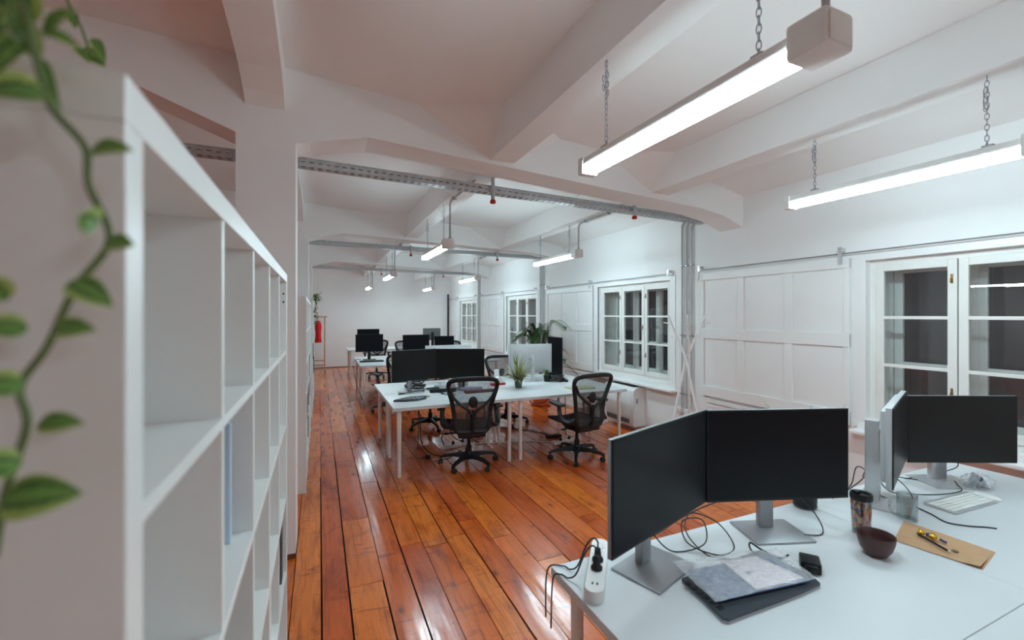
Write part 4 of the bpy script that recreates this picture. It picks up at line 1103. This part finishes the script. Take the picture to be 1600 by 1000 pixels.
# keyboard, mouse
t = lay('keyboard', 'white wireless keyboard under the right-hand near screen', 'keyboard', (2.945, 1.115, DZ), 0)
kA, kB = Vector((2.765, 1.175)), Vector((3.125, 1.135))
ang = math.atan2(-.14, .30); t.rotation_euler = (0, 0, R(-3)); t.location = (2.95, 1.105, DZ)
MB().bx(-.185, .185, -.062, .062, 0.001, .009, .003).tube([(-.185, .055, .008), (.185, .055, .008)], .008, 10).build('keyboard_base', ALU, t)
b = MB()
for r_ in range(5):
    n = 13 if r_ < 4 else 9; x = -.178
    for k in range(n):
        wk = .0235 if n == 13 else (.12 if k == 3 else .0255)
        b.bx(x, x + wk, .032 - .021 * r_, .050 - .021 * r_, .009, .0125, .0012); x += wk + .004
b.build('keys', KEYS, t)
tag(MB().ell((0, 0, .010), (.03, .055, .0125), 18).bx(-.028, .028, -.052, .052, 0, .006, .004).build('mouse', WHITEP), 'flat white mouse right of the keyboard', 'mouse').location = (3.165, 1.085, DZ)
o = bpy.data.objects['mouse']; o.rotation_euler = (0, 0, R(-5))
cable('short dark usb cable lying in front of the keyboard', [(2.69, 1.17, CZ), (2.66, 1.10, CZ), (2.62, 1.03, CZ), (2.66, .975, CZ), (2.72, .935, CZ), (2.745, .91, CZ)], .003)
o = bpy.data.objects['cable.004'] if 'cable.004' in bpy.data.objects else None
t = lay('bagged_cables', 'clear plastic bag stuffed with dark cables behind the keyboard', 'plastic bag', (3.33, 1.18, DZ))
b = MB()
for k in range(7):
    a0 = k * .9
    b.tube([(.055 * math.cos(a) * (1 + .1 * math.sin(3 * a + k)), .035 * math.sin(a + .2 * k), .018 + .006 * k + .006 * math.sin(2 * a + k)) for a in [2 * math.pi * j / 16 for j in range(16)]], .005, 6, closed=True)
b.build('coiled_cable', pm('blue grey cable', (.07, .08, .11), .5, var=.2), t)
def bagf(u, v):
    a = 2 * math.pi * u; h = math.pi * v
    r_ = 1 + .10 * math.sin(5 * a + 4 * h) + .07 * math.sin(11 * a - 6 * h)
    return (.095 * math.cos(a) * math.sin(h) * r_, .06 * math.sin(a) * math.sin(h) * r_, max(.002, .032 - .036 * math.cos(h) * r_))
MB().grid(bagf, 40, 20).build('clear_film', BAG, t)
# cables at the right back
cable('dark cable looping down below the right-hand near screen', [(3.30, 1.345, .98), (3.40, 1.33, .90), (3.44, 1.30, .80), (3.38, 1.33, .76), (3.26, 1.38, CZ), (3.10, 1.40, CZ)])
cable('dark cable crossing the desk below the right-hand screen stand', [(2.72, 1.34, .80), (2.80, 1.32, CZ), (2.95, 1.22, CZ), (3.12, 1.17, CZ + .008), (3.22, 1.22, CZ + .012), (3.27, 1.25, CZ + .012)])
cable('tangled dark cable behind the edge-on screen', [(2.42, 1.40, CZ), (2.50, 1.36, .80), (2.60, 1.38, .88), (2.72, 1.36, .80), (2.66, 1.30, CZ + .01), (2.76, 1.22, CZ), (2.85, 1.30, .78), (2.78, 1.38, .84), (2.64, 1.40, .78), (2.56, 1.42, CZ)])
cable('dark cable running to the desk edge behind the edge-on screen', [(2.55, 1.33, .85), (2.68, 1.36, .92), (2.82, 1.40, .86), (2.98, 1.40, .77), (3.14, 1.36, CZ)])
cable('black cable tie hanging below the near desk corner', [(.93, 1.30, .66), (.96, 1.29, .62), (.985, 1.30, .60), (.97, 1.31, .575), (.95, 1.30, .55)], .005)

# ---- middle desks
t = lay('telephone_keypad', 'dark teardrop telephone keypad at the corner of the middle desk', 'telephone', (.93, 4.96, DZ), -12)
pl = [(-.19, -.13), (-.05, -.15), (.10, -.12), (.20, -.02), (.21, .06), (.16, .11), (.0, .08), (-.10, .0)]
b = MB().prism([(x * .9, y * .9) for x, y in pl], 'z', 0, .022); b.build('phone_body', NAVY, t, smooth=False)
b = MB()
for i in range(5):
    for j in range(3): b.bx(-.12 + .05 * i + .02 * j, -.09 + .05 * i + .02 * j, -.10 + .04 * j, -.08 + .04 * j, .022, .027, .002)
b.build('key', ALU, t)
def rod(name, label, cat, a, c, r_, m, part=None):
    a, c = Vector(a), Vector(c); o = MB().tube([Vector((0, 0, 0)), c - a], r_, 10).build(name, m); o.location = a
    return tag(o, label, cat)
rod('stylus_bar', 'long thin black bar lying left of the middle screen stand', 'bar', (.86, 5.30, DZ + .008), (1.20, 5.45, DZ + .008), .008, BLACK)
o = MB().bx(-.16, .16, -.03, .03, 0, .045, .012).build('speaker_bar', BLACK); o.location = (1.39, 5.27, DZ); o.rotation_euler = (0, 0, R(-6)); tag(o, 'black bar shaped speaker in front of the middle screens', 'speaker')
o = MB().lathe([(0, 0), (.05, 0), (.05, .006), (0, .006)], 24).build('coaster', pm('orange wood coaster', (.5, .22, .08), .5)); o.location = (1.13, 5.06, DZ); tag(o, 'round orange coaster beside the telephone keypad', 'coaster')
o = MB().bx(-.075, .075, -.04, .04, 0, .012, .004).build('notebook', BLACK); o.location = (1.34, 5.58, DZ); o.rotation_euler = (0, 0, R(15)); tag(o, 'small black notebook behind the speaker bar', 'notebook')
b = MB()
for k in range(8):
    b.tube([(.11 * math.cos(a) * (1 + .25 * math.sin(2 * a + k)), .09 * math.sin(a) * (1 + .2 * math.cos(3 * a + k)), .012 + .011 * k + .01 * math.sin(a * 2 + k)) for a in [2 * math.pi * j / 18 for j in range(18)]], .006, 6, closed=True)
o = b.build('coiled_cables', CABLE); o.location = (1.13, 5.66, DZ); tag(o, 'heap of coiled black cables behind the left middle screen', 'cable', None)
cable('dark cable from the heap to the speaker bar on the middle desk', [(1.22, 5.60, CZ), (1.26, 5.48, CZ), (1.27, 5.36, CZ), (1.36, 5.20, CZ), (1.44, 5.08, CZ)], .004)
cable('thin dark cable trailing in front of the speaker bar', [(1.50, 5.21, CZ), (1.44, 5.14, CZ), (1.34, 5.16, CZ), (1.38, 5.06, CZ), (1.48, 5.02, CZ)], .004)
t = lay('spray_bottle', 'small white bottle with red top behind the speaker bar', 'bottle', (1.62, 5.60, DZ))
MB().lathe([(0, 0), (.026, 0), (.028, .01), (.028, .08), (.012, .10), (.012, .105), (0, .105)], 16).build('bottle_body', WHITEP, t)
MB().lathe([(0, .105), (.014, .105), (.014, .13), (0, .13)], 12).build('bottle_cap', REDP, t)
for k, (x, y, h, m, l, nm) in enumerate(((1.73, 5.55, .10, BLACK, 'small black cup between bottle and front chair', 'cup'), (1.80, 5.62, .09, WHITEP, 'small white cup behind the front chair', 'cup'))):
    o = MB().lathe([(0, 0), (.028, 0), (.034, h), (.031, h), (.026, .006), (0, .006)], 18).build(nm, m); o.location = (x, y, DZ); tag(o, l, 'cup')
o = MB().bx(-.11, .11, -.08, .08, 0, .014, .004).build('laptop_sleeve', STEEL); o.location = (1.52, 5.70, DZ); o.rotation_euler = (0, 0, R(12)); tag(o, 'flat grey sleeve lying under the right middle screen', 'sleeve')
o = MB().bx(-.14, .14, -.05, .05, 0, .03, .004).build('paper_stack', pm('lilac print paper', (.42, .38, .55), .6, var=.3, scale=30)); o.location = (1.76, 5.30, DZ); tag(o, 'stack of printed sheets seen through the front chair mesh', 'papers')
o = MB().bx(-.19, .19, -.04, .04, 0, .03, .01).build('wrist_rest', pm('dull red brown foam', (.13, .05, .05), .7)); o.location = (1.80, 5.08, DZ); tag(o, 'brown wrist rest seen through the front chair mesh', 'wrist rest')
t = lay('tape_dispenser', 'red and white tape dispenser left of the spiky plant', 'tape dispenser', (2.21, 5.50, DZ), 10)
MB().prism([(-.10, 0), (.10, 0), (.10, .03), (-.10, .035)], 'y', -.04, .04).build('dispenser_base', REDP, t, smooth=False)
MB().prism([(-.095, .036), (.095, .031), (.02, .11), (-.04, .10)], 'y', -.03, .03).build('dispenser_top', WHITEP, t, smooth=False)
o = MB().bx(-.03, .03, -.03, .03, 0, .14, .003).build('white_carton', WHITEP); o.location = (2.40, 6.02, DZ); tag(o, 'small upright white carton before the chair behind the spiky plant', 'carton')
t = lay('small_plant', 'small green plant in a black pot under the silver-backed screen', 'plant', (2.98, 5.52, DZ))
MB().lathe([(0, 0), (.045, 0), (.055, .09), (.05, .09), (0, .08)], 18).build('pot', BLACK, t)
b = MB()
for k in range(26): blade(b, (rr.uniform(-.02, .02), rr.uniform(-.02, .02), .08), rr.uniform(0, 6.28), rr.uniform(.08, .15), 1.0, .010, .3)
b.build('foliage', SPIDER2, t, fix=False)
b = MB()
for k in range(8):
    b.tube([(.10 * math.cos(a) * (1 + .2 * math.sin(2 * a + k)), .07 * math.sin(a) * (1 + .2 * math.cos(3 * a + k)), .010 + .010 * k + .009 * math.sin(a * 2 + k)) for a in [2 * math.pi * j / 18 for j in range(18)]], .006, 6, closed=True)
o = b.build('coiled_cables', CABLE); o.location = (3.10, 5.45, DZ); tag(o, 'heap of coiled black cables beside the tall portrait screen', 'cable')
o = MB().ell((0, 0, .018), (.035, .05, .02), 14).build('mouse', BLACK); o.location = (3.20, 5.38, DZ); tag(o, 'black computer mouse left of the disc stand', 'mouse')
o = MB().bx(-.17, .17, -.11, .11, 0, .012, .004).build('folder', pm('yellow green card', (.50, .50, .28), .6)); o.location = (3.1, 4.85, DZ); tag(o, 'pale green folder seen through the right chair mesh', 'folder')
cable('dark cable from the tall portrait screen down to the wall', [(3.38, 5.75, .95), (3.52, 5.80, .88), (3.66, 5.72, .70), (3.74, 5.70, .45), (3.80, 5.72, .2), (3.9, 5.7, .006)], .005)
# ---- far row bits
t = lay('keyboard', 'black keyboard in front of the small far screen', 'keyboard', (.97, 9.25, DZ), 0)
MB().bx(-.23, .23, -.08, .08, 0, .022, .006).build('keyboard_base', BLACK, t)
b = MB()
for i in range(5):
    for j in range(14): b.bx(-.215 + .031 * j, -.19 + .031 * j, -.065 + .027 * i, -.044 + .027 * i, .022, .027)
b.build('keys', BLK2, t, smooth=False)
o = MB().bx(-.07, .07, -.05, .05, 0, .02, .006).build('sticky_notes', pm('lime note paper', (.35, .55, .12), .7)); o.location = (1.36, 9.3, DZ); tag(o, 'lime green note pad beside the far keyboard', 'note pad')
cable('dark cable drooping off the left end of the far desk', [(.80, 9.72, DZ + .004), (.70, 9.70, DZ + .01), (.64, 9.60, .66), (.66, 9.3, .40), (.72, 9.1, .15), (.80, 8.95, .006), (.95, 8.9, .006)], .006)
o = MB().bx(-.035, .035, -.02, .02, 0, .16, .004).build('white_carton', WHITEP); o.location = (2.29, 9.75, DZ); tag(o, 'upright white carton between the two far dark screens', 'carton')

# ---- on the floor under the middle desks
def strip(label, loc, rz, n=5):
    t = lay('power_strip', label, 'power strip', loc, rz)
    MB().bx(-.19, .19, -.028, .028, 0, .042, .008).build('strip_body', WHITEP, t)
    for k in range(n):
        x = -.14 + .07 * k
        if k in (1, 3): MB().lathe([(0, .042), (.02, .042), (.018, .065), (.008, .085), (0, .085)], 12, c=(x, 0, 0)).build('plug', BLACK, t)
        else: MB().lathe([(0, .0422), (.02, .0422), (.021, .044), (.0215, .0422)], 14, c=(x, 0, 0)).build('socket_face', PAPER, t)
strip('white power strip on the floor behind the left front chair', (1.62, 5.40, .0), 14)
strip('white power strip on the floor behind the right front chair', (2.95, 4.98, .0), 8)
strip('white power strip between the middle desk legs', (1.88, 5.62, .0), 20)
o = MB().bx(-.11, .11, -.035, .035, 0, .035, .006).build('power_adapter', BLACK); o.location = (2.95, 5.28, 0); tag(o, 'flat black power adapter on the floor left of the right chair', 'power adapter')
o = MB().bx(-.03, .03, -.025, .025, 0, .045, .008).build('power_adapter', BLACK); o.location = (1.16, 5.08, 0); tag(o, 'small black plug adapter on the floor under the left middle desk', 'power adapter')
F = .006
cable('black cable drooping from the left middle desk to the floor', [(1.02, 5.02, .69), (1.06, 5.04, .5), (1.08, 5.10, .25), (1.14, 5.14, .10), (1.25, 5.12, .02), (1.42, 5.08, F), (1.60, 5.20, F)], .006)
cable('black cable from the floor adapter looping back under the desk', [(1.15, 5.10, .02), (1.06, 5.12, F), (1.05, 5.30, F), (1.12, 5.50, F), (1.16, 5.60, .2), (1.16, 5.62, .69)], .005)
cable('long pale cable across the floor between the power strips', [(1.85, 5.40, F), (2.10, 5.32, F), (2.35, 5.28, F), (2.55, 5.22, F), (2.75, 5.10, F), (2.80, 4.98, F)], .008, CABLEW)
cable('pale cable along the floor behind the left front chair', [(1.20, 5.00, F), (1.40, 5.02, F), (1.60, 5.24, F), (1.80, 5.36, F)], .007, CABLEW)
cable('dark cable on the floor under the right middle desks', [(2.40, 6.10, F), (2.62, 5.90, F), (2.85, 5.60, F), (2.95, 5.34, F), (2.98, 5.10, F)], .006)
cable('thin dark cable hanging under the right end of the middle desks', [(3.10, 5.80, .69), (3.12, 5.76, .45), (3.2, 5.70, .36), (3.32, 5.74, .5), (3.36, 5.76, .69)], .005)
cable('dark cable sagging beside the orange pot', [(2.95, 6.12, .69), (2.98, 6.14, .45), (3.05, 6.16, .30), (3.25, 6.18, .28), (3.40, 6.2, .4), (3.46, 6.2, .69)], .006)
cable('dark cable tangle behind the left front chair legs', [(1.45, 5.40, .02), (1.40, 5.36, .15), (1.47, 5.34, .30), (1.55, 5.36, .14), (1.66, 5.34, .09), (1.74, 5.44, .20), (1.80, 5.5, .08), (1.92, 5.42, F)], .006)
cable('dark cable from the right floor strip up to the desk', [(2.98, 5.0, .09), (3.0, 5.06, .2), (3.04, 5.12, .4), (3.05, 5.15, .69)], .005)
o = MB().grid(lambda u, v: (-.10 + .20 * u, .012 * math.sin(3 * u) * v, .24 - .24 * v), 8, 8).build('paper_sheet', PAPER)
md = o.modifiers.new('thick', 'SOLIDIFY'); md.thickness = .002
o.location = (3.38, 4.74, .24); o.rotation_euler = (R(6), R(-18), R(8)); tag(o, 'white paper sheet hanging by the right chair near the desk leg', 'paper')
